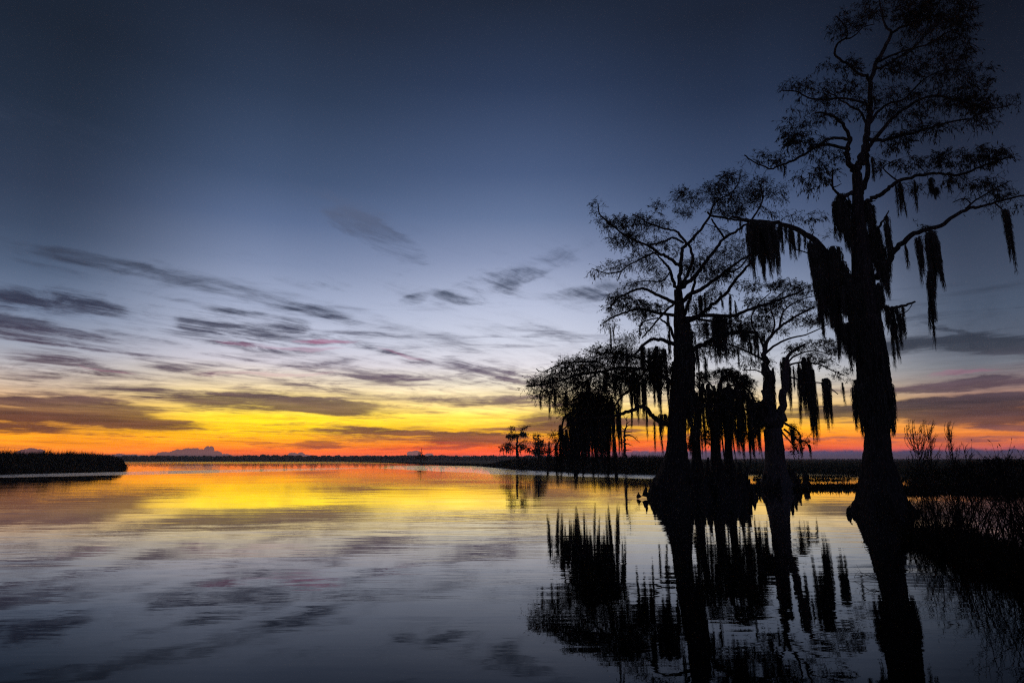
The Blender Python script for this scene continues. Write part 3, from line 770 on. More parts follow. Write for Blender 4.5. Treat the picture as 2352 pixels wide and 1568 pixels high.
    for a in [(1932,446,602,46),(1922,470,560,24),(1945,500,585,20),(1995,466,565,30),(2006,520,675,36),(2020,560,680,26),(2036,495,650,16),(2030,600,690,26),(2018,650,740,24),
              (1872,556,735,34),(1890,585,760,38),(1912,566,735,42),(1905,640,775,40),(1930,600,790,44),(1950,640,800,38),(1968,560,700,30),(1968,650,840,28),(1925,720,830,24),(1948,740,858,26),(1885,690,785,12),
              (1860,552,640,14),(1965,872,985,22),(1978,880,1000,18),(2046,880,985,14),(2048,703,850,15),(2060,705,800,10),(2036,700,770,12),(2072,700,782,8),(2066,720,770,10),
              (2137,530,700,32),(2148,545,650,18),(2133,620,800,12),(2111,542,660,12),(2104,545,620,10),(2080,562,626,5),(2315,497,640,13),(2308,480,560,16),
              (2066,418,507,13),(2057,420,505,4),(2099,412,492,5),(2137,408,462,14),(2150,430,455,14),(1800,368,412,4),(1792,366,398,4),(2003,360,420,8),
              (1728,506,652,30),(1752,508,660,26),(1774,510,640,26),(1740,508,590,22),(1764,510,585,24),(1790,514,590,16),(1816,522,605,15),(1834,530,592,8),(1804,518,560,9),(1700,500,540,6),(1848,540,575,6)]:
        t.moss(*a)
    t.fringe([(1977,574,17),(1988,690,24),(1993,749,28),(2001,807,30),(2006,865,31),(2010,912,33),(2015,965,31)], 2600, 42)
    t.knee(1951, 1160, 1182, 16, -.6); t.knee(2090, 1150, 1180, 26, -.3)
    return t
tree_a()

# ---- the broad cypress in the middle
def tree_b():
    t = Tree('bald_cypress', 'broad-crowned cypress with long bare curving limbs and a thick skirt of moss to its left', 27.0, (1550, 1138), 23, 'moss-hung cypresses standing in the water')
    trunk = [(1547,1185,126),(1547,1140,104),(1547,1120,94),(1548,1105,84),(1551,1076,64),(1553,1046,49),(1554,1017,42),(1554,974,39),(1560,930,46),(1566,880,48),(1570,845,46),(1571,814,42),(1567,770,36),(1562,738,30),(1560,700,22),(1557,665,18)]
    t.stem('trunk', trunk, lobes=5, sides=40, amp=.28, per=5, wob=.03)
    L = lambda pts, a, b, **k: t.limb(pts, a, b, Zm=Z2, **k)
    L([(858,1040),(820,980),(800,900),(765,850),(740,825),(700,780),(640,740)], 9, 3)
    L([(860,1040),(872,960),(880,880),(885,780),(905,715),(930,690),(1000,620),(1060,540),(1110,468),(1090,440)], 11, 5, d1=.8)
    L([(1110,468),(1180,478),(1280,495),(1400,510),(1500,530)], 6, 4, d0=.8, d1=.2)
    L([(1110,468),(1140,380),(1200,330),(1260,300),(1330,220),(1350,120)], 5, 2, d0=.8)
    L([(930,690),(900,650),(860,600),(820,580),(740,565),(620,520),(560,480),(500,455)], 7, 3, d0=.5)
    L([(880,1015),(915,970),(950,900),(972,820),(965,740),(935,690)], 9, 6, d0=.1, d1=.5)
    L([(872,860),(820,820),(760,785),(690,750),(640,710),(570,680),(500,650),(400,590),(290,500),(240,450),(228,370)], 9, 2.5, d1=-2.0)
    L([(640,695),(740,672),(780,655),(820,640),(870,660),(900,680)], 5, 5, d0=-1.0, d1=.4)
    L([(885,1030),(960,975),(1005,930),(1060,850),(1150,740),(1220,650),(1330,580),(1400,530),(1450,480),(1500,400),(1525,320),(1505,220)], 11, 3, d1=1.5)
    L([(1220,640),(1160,550),(1120,490)], 5, 4, d0=.8, d1=.8)
    L([(1220,640),(1260,600),(1190,570),(1080,530)], 3, 2, d0=.8)
    L([(895,1140),(1000,1060),(1120,990),(1230,910),(1330,830),(1420,780)], 11, 4, d1=-1.6)
    L([(885,1290),(930,1190),(960,1100),(985,1020),(1000,930)], 9, 6, d1=.4)
    L([(960,1290),(1080,1215),(1150,1150),(1250,1060),(1330,950),(1400,870),(1440,820)], 10, 5, d1=-.8)
    L([(900,1275),(1080,1250),(1280,1252),(1400,1210),(1550,1165),(1700,1110),(1800,1070),(1850,1040)], 11, 3, d1=-1.8)
    L([(950,1540),(1060,1480),(1130,1440),(1220,1410),(1330,1378),(1420,1380),(1480,1390)], 12, 8, d1=1.0)
    L([(900,1330),(980,1280),(1060,1290),(1180,1300),(1260,1320)], 9, 4, d1=1.8)
    L([(835,1150),(740,1110),(640,1060),(560,1040),(460,1080),(380,1120),(330,1180),(290,1210)], 9, 3, d1=.8)
    L([(835,1250),(700,1232),(560,1200),(450,1225),(350,1262),(270,1310)], 8, 3, d1=-1.2)
    L([(830,1150),(740,1240),(680,1310),(630,1370),(575,1430)], 6, 3, d1=-.5)
    L([(560,1410),(565,1320),(620,1290),(700,1270)], 4, 3, d0=-.5)
    L([(835,1440),(795,1350),(760,1310),(720,1280)], 7, 4)
    L([(840,1480),(760,1450),(700,1437),(640,1445),(570,1500),(520,1560)], 10, 5, d1=-.9)
    L([(700,750),(640,770),(560,810),(480,850),(420,900),(380,980)], 5, 2, d0=-.8)
    L([(420,900),(340,920),(260,910),(180,880)], 4, 2, d0=-1.0)
    L([(1230,910),(1300,900),(1360,860),(1410,790)], 5, 3, d0=-.8)
    L([(800,900),(760,960),(700,985),(600,980),(500,1000)], 4, 2, d0=-.2)
    M = lambda pts, a, b, **k: t.limb(pts, a, b, Zm=Z4, **k)
    M([(1250,660),(1180,635),(1110,592),(1075,545),(1040,515),(1000,515),(920,550),(830,580),(740,590),(640,600),(540,620),(430,660)], 12, 5, d1=-1.0)
    M([(1280,350),(1220,300),(1150,250),(1080,225),(1000,218),(900,205),(800,215),(680,240),(560,250),(430,290),(300,330),(200,345),(110,350)], 11, 2.5, d1=-1.5)
    M([(1150,250),(1090,180),(1000,130),(880,100),(780,90),(680,95),(570,60)], 8, 2, d1=1.5)
    M([(680,160),(560,160),(430,170),(330,200),(240,240),(190,215)], 5, 2, d0=.5)
    M([(680,240),(600,300),(500,370),(400,410),(330,450)], 5, 2, d0=-.6)
    M([(920,390),(880,420),(840,460),(800,520),(700,560),(560,560),(430,575)], 6, 3, d0=-.4)
    M([(1050,230),(980,320),(930,380),(880,420)], 6, 5, d0=.2, d1=-.3)
    M([(430,575),(400,640),(390,720),(360,800),(330,850),(290,880)], 5, 2, d0=-.4)
    M([(500,600),(420,680),(360,730),(310,740)], 4, 2, d0=-.4)
    M([(1420,560),(1450,520),(1530,505),(1640,500),(1760,530)], 9, 4, d1=.8)
    t.zones([(228,400,50,55,.5),(300,520,70,50),(430,520,120,45),(560,500,100,50),(420,650,110,50),(540,620,90,40,.7),(700,540,110,50),(690,400,50,50,.7),
             (860,300,50,50,.6),(900,430,90,45),(950,330,120,75,.8),(1150,290,150,75),(1300,170,120,60,.8),(1400,320,140,80),(1250,430,150,50),(1500,240,100,80,.8),(1650,280,80,70,.6),
             (250,900,80,40,.7),(400,860,120,45),(560,790,120,40),(640,850,100,50,.7),(700,920,80,50),(480,1010,60,35),(600,990,80,35),(700,990,80,40),(400,1110,110,45),(330,1200,60,60),
             (500,1160,120,45),(560,1230,120,35),(320,1310,70,50),(660,1190,120,35),(1000,850,120,60,.6),(1120,760,70,60,.6),(1200,870,150,55),(1260,760,110,55),(1310,690,90,50),
             (1000,650,70,70,.4),(1150,940,120,35),(1180,600,80,50,.5),(1350,800,90,45),(450,1450,100,45),(600,1330,60,40,.4),(740,1000,60,50,.6),(1150,1080,120,35,.5),(1350,1010,100,30,.5),(1450,1020,80,40,.5),(800,700,90,90,.4),(1100,900,200,120,.35),(600,700,160,60,.5),(1300,1300,200,60,.5)], Z2, 2.1)
    t.zones([(620,80,60,25),(740,70,120,35),(500,190,150,35),(700,180,160,50,1.3),(850,250,120,60,1.3),(400,290,150,50,1.2),(250,335,80,45),(130,360,35,22),(600,330,180,70,1.4),(320,440,60,50),
             (500,450,120,55,1.2),(700,430,150,60,1.2),(900,100,110,60),(1000,190,100,60),(1100,300,80,80),(1190,230,50,90,.7),(420,580,55,45,1.3),(600,550,150,50,1.3),(760,510,80,55),(345,745,55,45,1.3),(395,830,50,75,1.6),(330,870,35,35),(480,520,140,45,1.3),(700,520,140,45,1.3),(600,470,200,50,1.3),(260,400,90,50,1.2),(200,330,90,40,1.2)], Z4, 1.7)
    t.zones([(1380,812,42,18),(1430,815,45,25),(1480,825,40,30),(1330,838,45,20),(1285,862,45,18),(1250,880,35,12),(1400,868,60,25),(1460,875,45,25),(1330,895,55,20),(1515,850,22,50),
             (1270,905,30,14,.7),(1660,742,60,16),(1620,762,30,20),(1725,760,50,18),(1640,800,40,20),(1700,800,40,14,.8),(1740,832,40,12,.8),(1600,700,40,24,.7),(1490,760,30,20,.7),(1640,905,30,18,.6),(1600,930,16,30,.8)], None, 1.9)
    t.foliate(4.2, 5, (.07, .18), (.018, .034), .5, cones=.05, tw_len=(.15, .50))
    for a in [(1608,678,738,13),(1618,672,730,8),(1656,668,715,7),(1676,675,768,7),(1688,690,740,5),(1650,722,842,30),(1640,728,800,16),(1664,730,835,14),(1402,752,808,5),(1408,750,790,3),
              (1508,795,962,25),(1496,830,930,14),(1516,950,1008,12),(1456,848,985,19),(1464,860,960,12),(1478,868,1002,13),(1446,860,930,8),(1502,955,1035,5),(1515,960,1042,5),(1527,950,985,16),
              (1261,1012,1098,9),(1277,1020,1108,9),(1287,1018,1100,8),(1300,985,1085,18),(1316,968,1104,24),(1332,940,1108,22),(1345,975,1100,20),(1363,925,1114,17),(1380,962,1102,22),(1394,920,1113,16),(1408,950,1117,10),
              (1420,925,1052,13),(1404,915,1030,20),(1350,930,1060,22),(1326,925,1020,24),(1375,905,1040,24),(1308,945,1010,18),(1288,975,1045,14),(1390,930,1060,20),(1358,900,1010,24),(1340,900,990,22),
              (1600,800,870,12),(1620,820,880,10),(1585,830,900,14),(1545,830,920,14),(1580,740,860,18),(1555,735,800,10),(1536,765,830,8),(1590,760,810,16),(1712,760,800,22),(1735,765,830,14),(1752,765,800,12),
              (1548,900,955,12),(1534,860,940,12),(1583,900,975,16),(1240,900,940,5),(1262,905,960,5),(1335,900,960,12),(1425,880,940,10),(1440,800,870,8),(1475,790,870,12),(1490,800,880,9),(1524,800,900,16),(1590,880,960,12),(1600,900,1000,10),(1592,930,1010,9),(1700,742,800,10),(1620,742,790,12),(1680,748,800,8),(1598,700,745,8),(1534,720,790,8),(1412,860,930,14),(1390,850,910,12),(1350,870,940,14),(1300,900,960,12),(1275,900,950,8)]:
        t.moss(*a)
    t.fringe([(1565,730,14),(1571,814,22),(1568,860,24),(1562,930,22),(1556,975,20)], 1500, 34)
    for k in [(1482,1112,1140,16,-.5),(1468,1130,1141,12,-.5),(1626,1050,1150,36,.6),(1640,1074,1150,40,.4),(1612,1072,1150,40,.3),(1598,1084,1150,40,.1),(1648,1060,1150,36,.7),(1664,1070,1150,40,.2),
              (1680,1078,1150,34,.6),(1698,1062,1150,42,.1),(1716,1070,1150,40,.0),(1708,1085,1150,50,-.3),(1730,1118,1150,22,-.4),(1655,1095,1155,56,-.6),(1620,1100,1155,60,-.6),(1690,1100,1155,56,-.7),(1588,1100,1155,46,-.5),(1670,1088,1150,30,-.1),(1722,1100,1150,28,-.2),(1500,1098,1150,24,-.6)]:
        t.knee(*k)
    return t
tree_b()

# ---- three slim cypresses crowded behind the middle tree
def small_trees():
    specs = [
     ('slim dark cypress close behind the right flank of the broad cypress', 31.0, [(1600,1150,46),(1600,1080,30),(1600,1050,20),(1600,990,14),(1604,940,12),(1612,900,10),(1615,880,7)],
       [([(1604,940),(1625,925),(1660,905)],6,3),([(1612,900),(1600,885),(1588,880)],5,2)],
       [(1600,868,28,14),(1580,1018,16,14,.8),(1626,1000,16,18,.7)],
       [(1628,880,1040,14),(1606,875,960,10),(1592,880,940,8),(1585,1000,1045,8),(1618,890,990,9)], 41),
     ('slim cypress with the flattest top, moss hanging over its knees', 31.8, [(1649,1150,50),(1647,1085,34),(1644,1050,22),(1641,1005,17),(1644,960,15),(1650,910,13),(1655,880,9),(1660,864,6)],
       [([(1652,905),(1670,890),(1700,880),(1725,890)],7,3),([(1650,910),(1630,880),(1612,866)],6,2),([(1644,960),(1668,935),(1690,930)],6,3)],
       [(1640,862,36,12),(1665,856,36,10),(1690,866,28,12),(1630,965,22,16,.8),(1655,985,16,18,.8)],
       [(1672,880,1030,28),(1656,882,990,16),(1640,885,985,14),(1661,890,1060,10),(1690,884,1020,22),(1645,960,1035,9)], 42),
     ('slim cypress nearest the twin-stemmed tree, its crown drooping to the right', 32.6, [(1676,1150,46),(1674,1080,28),(1673,1050,18),(1672,1000,14),(1675,950,12),(1684,905,9),(1696,880,6)],
       [([(1684,905),(1705,888),(1726,905),(1740,930)],6,3),([(1675,950),(1700,935),(1722,945)],5,3)],
       [(1705,875,28,13),(1720,895,16,22),(1735,925,12,22,.8),(1690,985,18,18,.8),(1712,1000,16,16,.7)],
       [(1718,900,1058,16),(1708,890,985,18),(1730,910,1000,10),(1700,885,1000,12),(1725,950,1045,9),(1694,980,1045,9)], 43)]
    for label, d, trunk, limbs, zones, moss, seed in specs:
        t = Tree('young_cypress', label, d, trunk[1][:2], seed, 'slim cypresses behind the broad one')
        t.stem('trunk', trunk, lobes=5, sides=20, amp=.15, per=4)
        for p, a, b in limbs: t.limb(p, a, b)
        t.zones(zones, None, 2.8)
        t.foliate(3.0, 9, (.07, .16), (.016, .028), .8)
        for m in moss: t.moss(*m)
        x0 = trunk[1][0]; r = random.Random(seed + 7)
        for k in range(13):
            yt = r.uniform(870, 960); t.moss(x0 + r.uniform(-26, 50), yt, min(1064, yt + r.uniform(60, 165)), r.uniform(5, 15))
small_trees()

# ---- the twin-stemmed cypress standing on the mat
def tree_d():
    t = Tree('bald_cypress', 'pale-barked cypress with twin stems on a weedy hummock between the two largest trees', 34.0, (1780, 1118), 37, 'moss-hung cypresses standing in the water', M_PALE)
    t.stem('trunk', [(1784,1150,110),(1783,1118,76),(1782,1100,60),(1781,1080,50),(1780,1055,43),(1778,1017,40),(1774,985,38)], lobes=5, sides=26, amp=.2, per=5, wob=.03)
    t.stem('stem', [(1775,990,34),(1768,960,30),(1767,936,27),(1765,900,26),(1763,870,24),(1759,845,18),(1757,815,12),(1765,780,8),(1790,752,6),(1830,725,5),(1870,705,4)], sides=12, dep=(0,1.2))
    t.stem('stem', [(1784,990,26),(1792,965,20),(1797,936,17),(1800,900,17),(1803,870,15),(1806,835,10),(1818,810,7),(1850,790,5)], sides=12, dep=(0,-.9))
    for p, a, b in [([(1757,815),(1752,790),(1740,770),(1715,760),(1690,768)],7,3),([(1760,830),(1735,815),(1700,800),(1670,790)],6,3),([(1770,775),(1780,740),(1770,700),(1800,670)],5,2),
                    ([(1757,812),(1785,790),(1820,775),(1860,765),(1900,745)],6,2),([(1806,840),(1840,832),(1880,835),(1910,850),(1940,862)],5,2),([(1806,835),(1830,815),(1870,805),(1910,815)],5,2),
                    ([(1790,752),(1800,715),(1835,690),(1870,680)],5,2),([(1740,770),(1725,735),(1740,700),(1770,672)],4,2),([(1803,870),(1825,868),(1850,878),(1890,880),(1925,905)],5,2),
                    ([(1764,905),(1748,925),(1735,930)],7,4),([(1800,970),(1825,985),(1840,1000)],6,2),([(1800,985),(1830,1008),(1852,1015),(1860,1035)],5,2),([(1762,860),(1735,850),(1705,850)],4,2),
                    ([(1795,990),(1820,1020),(1835,1040)],4,2)]:
        t.limb(p, a, b)
    t.zones([(1500,1150,120,50),(1700,1020,150,40),(1850,1050,100,40),(1700,1130,140,50),(1600,1230,140,45),(1850,1180,110,45),(1920,1290,80,45),(1760,1290,90,40,.7),(1500,1300,110,45),(1400,1400,90,50),(1650,1370,90,40,.6)], Z2, 1.7)
    t.zones([(400,1140,150,35),(520,1200,80,25),(450,1290,80,35,.8),(560,1370,70,35,.7),(400,1230,80,30,.7),(230,1180,90,35),(640,1420,30,20,.5)], Z3, 1.7)
    t.zones([(1560,430,50,60),(1630,500,60,30,.8),(1530,380,40,50),(1650,440,30,20,.5),(1560,560,60,30,.6)], Z5, 1.3)
    t.foliate(3.2, 8, (.07, .17), (.018, .034), .5, cones=.04, tw_len=(.15, .45))
    for a in [(1846,820,1000,34),(1858,835,1018,26),(1864,900,1020,16),(1897,868,984,27),(1934,878,932,7),(1800,820,960,22),(1810,830,930,14),(1743,922,1030,32),(1752,925,990,24),(1738,960,1058,16),
              (1727,900,1000,10),(1716,905,960,8),(1822,840,900,8),(1775,845,900,10),(1757,840,905,12),(1722,780,830,12),(1740,790,840,8),(1695,800,850,7),(1820,985,1045,12),(1838,1000,1050,8),(1860,1020,1055,5),(1868,870,905,5)]:
        t.moss(*a)
    t.fringe([(1765,880,12),(1768,940,13),(1776,1000,18),(1780,1030,19)], 500, 20)
    for k in [(1812,1066,1125,34,.2),(1800,1082,1125,30,-.3),(1824,1076,1125,30,.4),(1756,1085,1125,26,-.2),(1770,1092,1125,26,-.6),(1835,1090,1125,24,0),(1790,1096,1125,26,-.7),(1744,1098,1125,22,.2)]:
        t.knee(*k)
tree_d()

# ------------------------------------------------------------------ dead snag and far trees
def snag():
    t = Tree('dead_cypress', 'bare dead snag with short crooked arms between the moss curtain and the broad trunk', 78.0, (1436, 1080), 51)
    Z = lambda rows: [(Z6[0] + Z6[2] * x, Z6[1] + Z6[2] * y, w) for x, y, w in rows]
    t.stem('trunk', Z([(1955,840,46),(1952,700,36),(1950,600,32),(1945,480,28),(1942,380,24),(1940,300,22),(1950,240,20),(1970,180,14),(1975,110,9),(1968,60,5)]) and
           [(a, b, c * Z6[2] * 1.25) for a, b, c in Z([(1955,840,46),(1952,700,36),(1950,600,32),(1945,480,28),(1942,380,24),(1940,300,22),(1950,240,20),(1970,180,14),(1975,110,9),(1968,60,5)])], sides=9)
    for pts, a, b in [([(1945,330),(2000,312),(2050,325),(2100,365),(2150,410)],12,3),([(2090,350),(2110,335),(2120,380)],4,2),([(1945,275),(1990,268),(2050,274)],9,3),([(1945,260),(1905,262),(1880,295)],10,3),
                      ([(1948,240),(1910,215),(1885,160)],8,2),([(1968,190),(2010,172),(2060,170)],6,2),([(1972,150),(2010,120),(2040,95)],5,2),([(1972,110),(1940,60),(1925,20)],5,2),([(1945,435),(1990,428),(2020,445),(2060,458)],9,2),
                      ([(1945,405),(1905,400),(1880,402)],8,2),([(1940,385),(1915,370),(1900,372)],7,2),([(1950,525),(1985,512),(2040,512)],10,3),([(1945,470),(1910,462)],5,2),([(1948,515),(1915,512)],5,2),
                      ([(1975,230),(2020,228)],4,2),([(1985,370),(1995,385)],4,2),([(1975,365),(1985,360)],6,3),([(1968,80),(1990,50),(2010,60)],4,2)]:
        t.limb(pts, a * Z6[2] * 2.1, b * Z6[2] * 1.9, Zm=Z6)
snag()

def distant_tree(label, d, trunk, limbs, zones, moss, seed, dens=.9, leaves=10):
    t = Tree('distant_cypress', label, d, trunk[0][:2], seed, 'cypresses across the water')
    t.stem('trunk', trunk, sides=8)
    for p, a, b in limbs: t.limb(p, a, b)
    t.zones(zones, None, dens)
    t.foliate(1.6, leaves, (.14, .34), (.06, .12), .5, tw_len=(.3, .9))
    for m in moss: t.moss(*m)
distant_tree('tall open-crowned cypress on the reedy spit, larger of the two beside the moss curtain', 118, [(1186,1078,11),(1187,1055,8),(1188,1030,5.5),(1188,1010,4.6),(1190,1000,3.4)],
    [([(1189,1008),(1180,998),(1172,992)],2.5,1.2),([(1189,1006),(1197,992),(1203,985),(1212,979)],2.5,1.2),([(1188,1025),(1200,1015),(1212,1012)],2,1),([(1188,1035),(1175,1022),(1162,1026),(1154,1034)],2.2,1),
     ([(1188,1040),(1200,1030),(1210,1028)],2,1),([(1196,994),(1204,998),(1209,1000)],1.5,1)],
    [(1176,983,6,3),(1172,990,4,2,.6),(1200,983,7,3),(1211,979,3,2),(1178,1001,13,4,1.3),(1203,998,8,4,1.3),(1208,1012,8,3,.7),(1165,1022,12,4,.7),(1158,1030,9,4,.7),(1175,1028,12,4,.5),(1200,1026,13,6,.5),(1210,1030,6,5,.5)],
    [(1157,1030,1047,4),(1163,1032,1046,5),(1172,1032,1048,4),(1176,1034,1046,3),(1196,1036,1047,3),(1206,1034,1043,3)], 61)
distant_tree('small tiered cypress on the reedy spit, shorter neighbour of the open-crowned one', 121, [(1238,1076,7),(1238,1055,6),(1237,1030,5),(1236,1010,3),(1235,998,2)],
    [([(1236,1012),(1228,1008),(1224,1010)],1.6,.8),([(1236,1003),(1242,997)],1.5,.8),([(1237,1016),(1246,1014)],1.8,.8),([(1237,1026),(1248,1025),(1254,1024)],1.8,.8),([(1237,1034),(1228,1034),(1224,1038)],1.8,.8)],
    [(1234,998,8,2.5),(1228,1009,5,2),(1239,1015,9,3),(1232,1021,6,3),(1247,1026,7,3),(1237,1030,9,4),(1228,1036,6,3),(1247,1036,7,4),(1237,1040,9,5)],
    [(1228,1036,1046,3),(1247,1036,1044,3),(1235,1034,1048,4)], 62)
distant_tree('tiny lone cypress with a pointed bare top far out on the open shore', 262, [(967,1064,3.6),(967,1052,2.4),(967.5,1040,1.6),(968,1029,.8)],
    [([(967,1040),(962,1034)],.9,.4),([(967,1042),(972,1036)],.9,.4),([(967,1050),(958,1050)],1,.5),([(967,1050),(976,1050)],1,.5)],
    [(962,1050,8,4),(972,1050,8,4),(967,1045,5,3,.7),(965,1038,4,1.5,.5),(978,1054,4,2)], [], 63, .5, 7)

# ------------------------------------------------------------------ reeds, marsh and banks
def blades(name, base, height, width, lean, mat, seed, label=None, cat=None, kind='stuff', plume=0.0, wind=(.12, 0)):
    """n bent blades in one mesh: base (n,3), height, width arrays"""
    npr = np.random.default_rng(seed); n = len(base); K = 4
    t = np.linspace(0, 1, K)[None, :]
    a = npr.uniform(0, 2 * math.pi, n); l = np.abs(npr.normal(0, lean, n))
    dx = (np.cos(a) * l + wind[0])[:, None] * height[:, None] * t ** 1.8; dy = (np.sin(a) * l + wind[1])[:, None] * height[:, None] * t ** 1.8
    paths = np.stack([base[:, 0, None] + dx, base[:, 1, None] + dy, base[:, 2, None] + height[:, None] * t * (1 - .15 * l[:, None] * t)], 2)
    wd = width[:, None] * np.array([1, .9, .6, .12])[None, :]
    T = [ribbon_tris(paths, wd, npr)]
    if plume:
        k = int(n * plume); s = npr.choice(n, k, replace=False)
        p = paths[s, -2]; d = unit(paths[s, -1] - p) + np.array([.35, 0, .1])
        q = np.stack([p, p + d * height[s, None] * .10, p + d * height[s, None] * .19], 1)
        T.append(ribbon_tris(q, np.stack([width[s] * .8, width[s] * 2.0, width[s] * .3], 1), npr))
    o = tri_object(name, np.concatenate(T), mat)
    tag(o, label, cat, kind=kind)
    return o

def scatter(poly_fn, n, seed, z=0.0):
    npr = np.random.default_rng(seed); out = []
    while len(out) < n:
        p = poly_fn(npr)
        if p is not None: out.append((p[0], p[1], z))
    return np.array(out)

def reed_beds():
    npr = np.random.default_rng(8)
    # left bed: front edge follows the waterline, thinning to a point at its right end
    a, b = on_water(-160, 1088), on_water(286, 1074.5)
    def pick(r):
        t = r.random(); f = a.lerp(b, t)
        w = 26 * min(1, (1 - t) * 5 + .05)
        back = r.random() ** 1.6 * w
        yy = f.y + back + 1.3 * mnoise.noise((t * 26, 1, 0)); return ((f.x + r.normal() * .3) * yy / f.y - back * .12, yy)
    P = scatter(pick, 26000, 3)
    hn = np.array([mnoise.noise((p[0] * .35, p[1] * .35, 0)) for p in P])
    tt = np.clip((P[:, 0] / P[:, 1] - a.x / a.y) / (b.x / b.y - a.x / a.y), 0, 1)
    h2 = np.array([mnoise.noise((p[0] * 1.5, p[1] * .8, 7)) for p in P])
    h = (2.4 + .7 * hn + .55 * h2 + npr.normal(0, .22, len(P)) + .5 * (npr.random(len(P)) > .985)) * np.interp(tt, [0, .80, .92, .98, 1], [1.0, .98, .84, .55, .25])
    blades('reed_bed', P, h, npr.uniform(.03, .07, len(P)), .10, M_REED, 4, 'dense tall reed bed jutting into the lake from the left edge', 'reeds', plume=.12)
    # low bank under it
    bag = Bag(); pts = [a.lerp(b, i / 30) for i in range(31)]
    F = [(p.x, p.y + .4, -.1) for p in pts]; T = [(p.x - .2, p.y + 1.2, .12) for p in pts]
    B = []
    for i, p in enumerate(pts):
        w = 28 * min(1, (1 - i / 30) * 5 + .03); B.append((p.x * (p.y + w) / p.y - 3 + 3 * i / 30, p.y + w, .1))
    V = F + T + B; n = 31
    bag.add(V, [(i, i + 1, n + i + 1, n + i) for i in range(n - 1)] + [(n + i, n + i + 1, 2 * n + i + 1, 2 * n + i) for i in range(n - 1)])
    tag(bag.build('bank_left', M_MUD), kind='structure')

    # the marsh on the right: land behind the shoreline, from the far spit round to the picture's right edge
    shore = [(800,1060.3),(860,1061.5),(920,1063.2),(1000,1066),(1080,1069),(1153,1074.5),(1250,1080),(1330,1084),(1420,1085.5),(1520,1088),(1640,1089),(1760,1087),(1860,1086),(1960,1087),(2100,1094),(2250,1102),(2400,1108),(2700,1112)]
    pts = []
    for i in range(len(shore) - 1):
        for k in range(6):
            t = k / 6; x = shore[i][0] * (1 - t) + shore[i + 1][0] * t; y = shore[i][1] * (1 - t) + shore[i + 1][1] * t
            pts.append(on_water(x, y + .7 * mnoise.noise((x * .03, 3, 0))))
    n = len(pts)
    F = [(p.x, p.y, -.08) for p in pts]; T = [(p.x * 1.02, p.y * 1.02 + .4, .16) for p in pts]
    s = [max(1.6, 2500.0 / max(p.y, 30)) for p in pts]
    B = [(min(p.x * q * (1.0 if p.x > 0 else .6), 2700), p.y * q, .3) for p, q in zip(pts, s)]
    bag = Bag(); bag.add(F + T + B, [(i, i + 1, n + i + 1, n + i) for i in range(n - 1)] + [(n + i, n + i + 1, 2 * n + i + 1, 2 * n + i) for i in range(n - 1)])
    tag(bag.build('land_marsh', M_MARSH), kind='structure')

    def belt(x0, x1, depth, lift=0.0):
        def f(r):
            x = r.uniform(x0, x1)
            y = np.interp(x, [q[0] for q in shore], [q[1] for q in shore])
            p = on_water(x, y - lift); back = (r.random() ** 1.7) * depth
            k = 1 + (back + .5) / p.y
            return (p.x * k, p.y * k)
        return f
    P = scatter(belt(1120, 1560, 34), 24000, 12)
    az = P[:, 0] / P[:, 1] * F_PX + CX
    hn = np.array([mnoise.noise((p[0] * .4, p[1] * .2, 4)) for p in P])
    h2 = np.array([mnoise.noise((p[0] * 1.5, p[1] * .8, 9)) for p in P])
    h = (1.7 + .5 * hn + .55 * h2 + npr.normal(0, .2, len(P))) * np.interp(az, [1120, 1150, 1200, 1560], [.25, .6, 1, 1.05])
    blades('shore_reeds', P, h, npr.uniform(.03, .07, len(P)), .12, M_REED, 13, 'belt of reeds on the spit behind the moss curtain and broad cypress', 'reeds', plume=.10)
    P = scatter(belt(800, 1135, 20), 6000, 14)
    blades('spit_grass', P, npr.uniform(.2, .75, len(P)) * np.interp(P[:, 1], [100, 260], [1, .9]), npr.uniform(.04, .12, len(P)), .3, M_REED, 15, 'thin low fringe of sedge along the far spit under the tiny lone cypress', 'sedge')
    P = scatter(belt(1540, 2500, 70), 40000, 16)
    hn = np.array([mnoise.noise((p[0] * .12, p[1] * .12, 9)) for p in P])
    blades('marsh_grass', P, np.clip(.75 + .4 * hn + npr.normal(0, .15, len(P)), .2, 1.35), npr.uniform(.03, .09, len(P)), .3, M_GRASS, 17, 'wide flat field of marsh grass reaching to the horizon on the right', 'marsh grass')
    def far(r):
        x = r.uniform(1150, 2500); d = 120 + 500 * r.random() ** 1.5
        p = at(x, 1060, d); return (p.x, p.y)
    P = scatter(far, 26000, 18)
    blades('meadow_grass', P, npr.uniform(.5, 1.25, len(P)), npr.uniform(.15, .45, len(P)), .2, M_GRASS, 19, 'farthest strip of pale marsh grass below the fog bank', 'marsh grass')

    # floating mats that break up the pools in front of the marsh
    def mat(rows, n, seed, thr=0.0, sx=.55, sy=.16):
        def f(r):
            k = r.integers(len(rows)); x0, x1, y0, y1 = rows[k]
            x, y = r.uniform(x0, x1), r.uniform(y0, y1)
            p = on_water(x, y)
            if mnoise.noise((p.x * sx, p.y * sy, seed)) + .5 * mnoise.noise((p.x * 2.2, p.y * .7, seed)) < thr: return None
            return (p.x, p.y)
        return scatter(f, n, seed)
    P = np.concatenate([mat([(1730,2010,1089,1104),(2070,2420,1094,1112)], 7000, 22, .10), mat([(1725,1990,1113,1126),(2070,2420,1118,1134),(2070,2420,1118,1134)], 15000, 23, -.42), mat([(1738,1840,1100,1124)], 4000, 24, -.5)])
    blades('floating_mat', P, np.abs(npr.normal(.10, .07, len(P))) + .03, npr.uniform(.02, .07, len(P)), .8, M_WEED, 25, 'ragged floating mats of weed lying across the glinting pools', 'water weed', wind=(0, 0))
reed_beds()

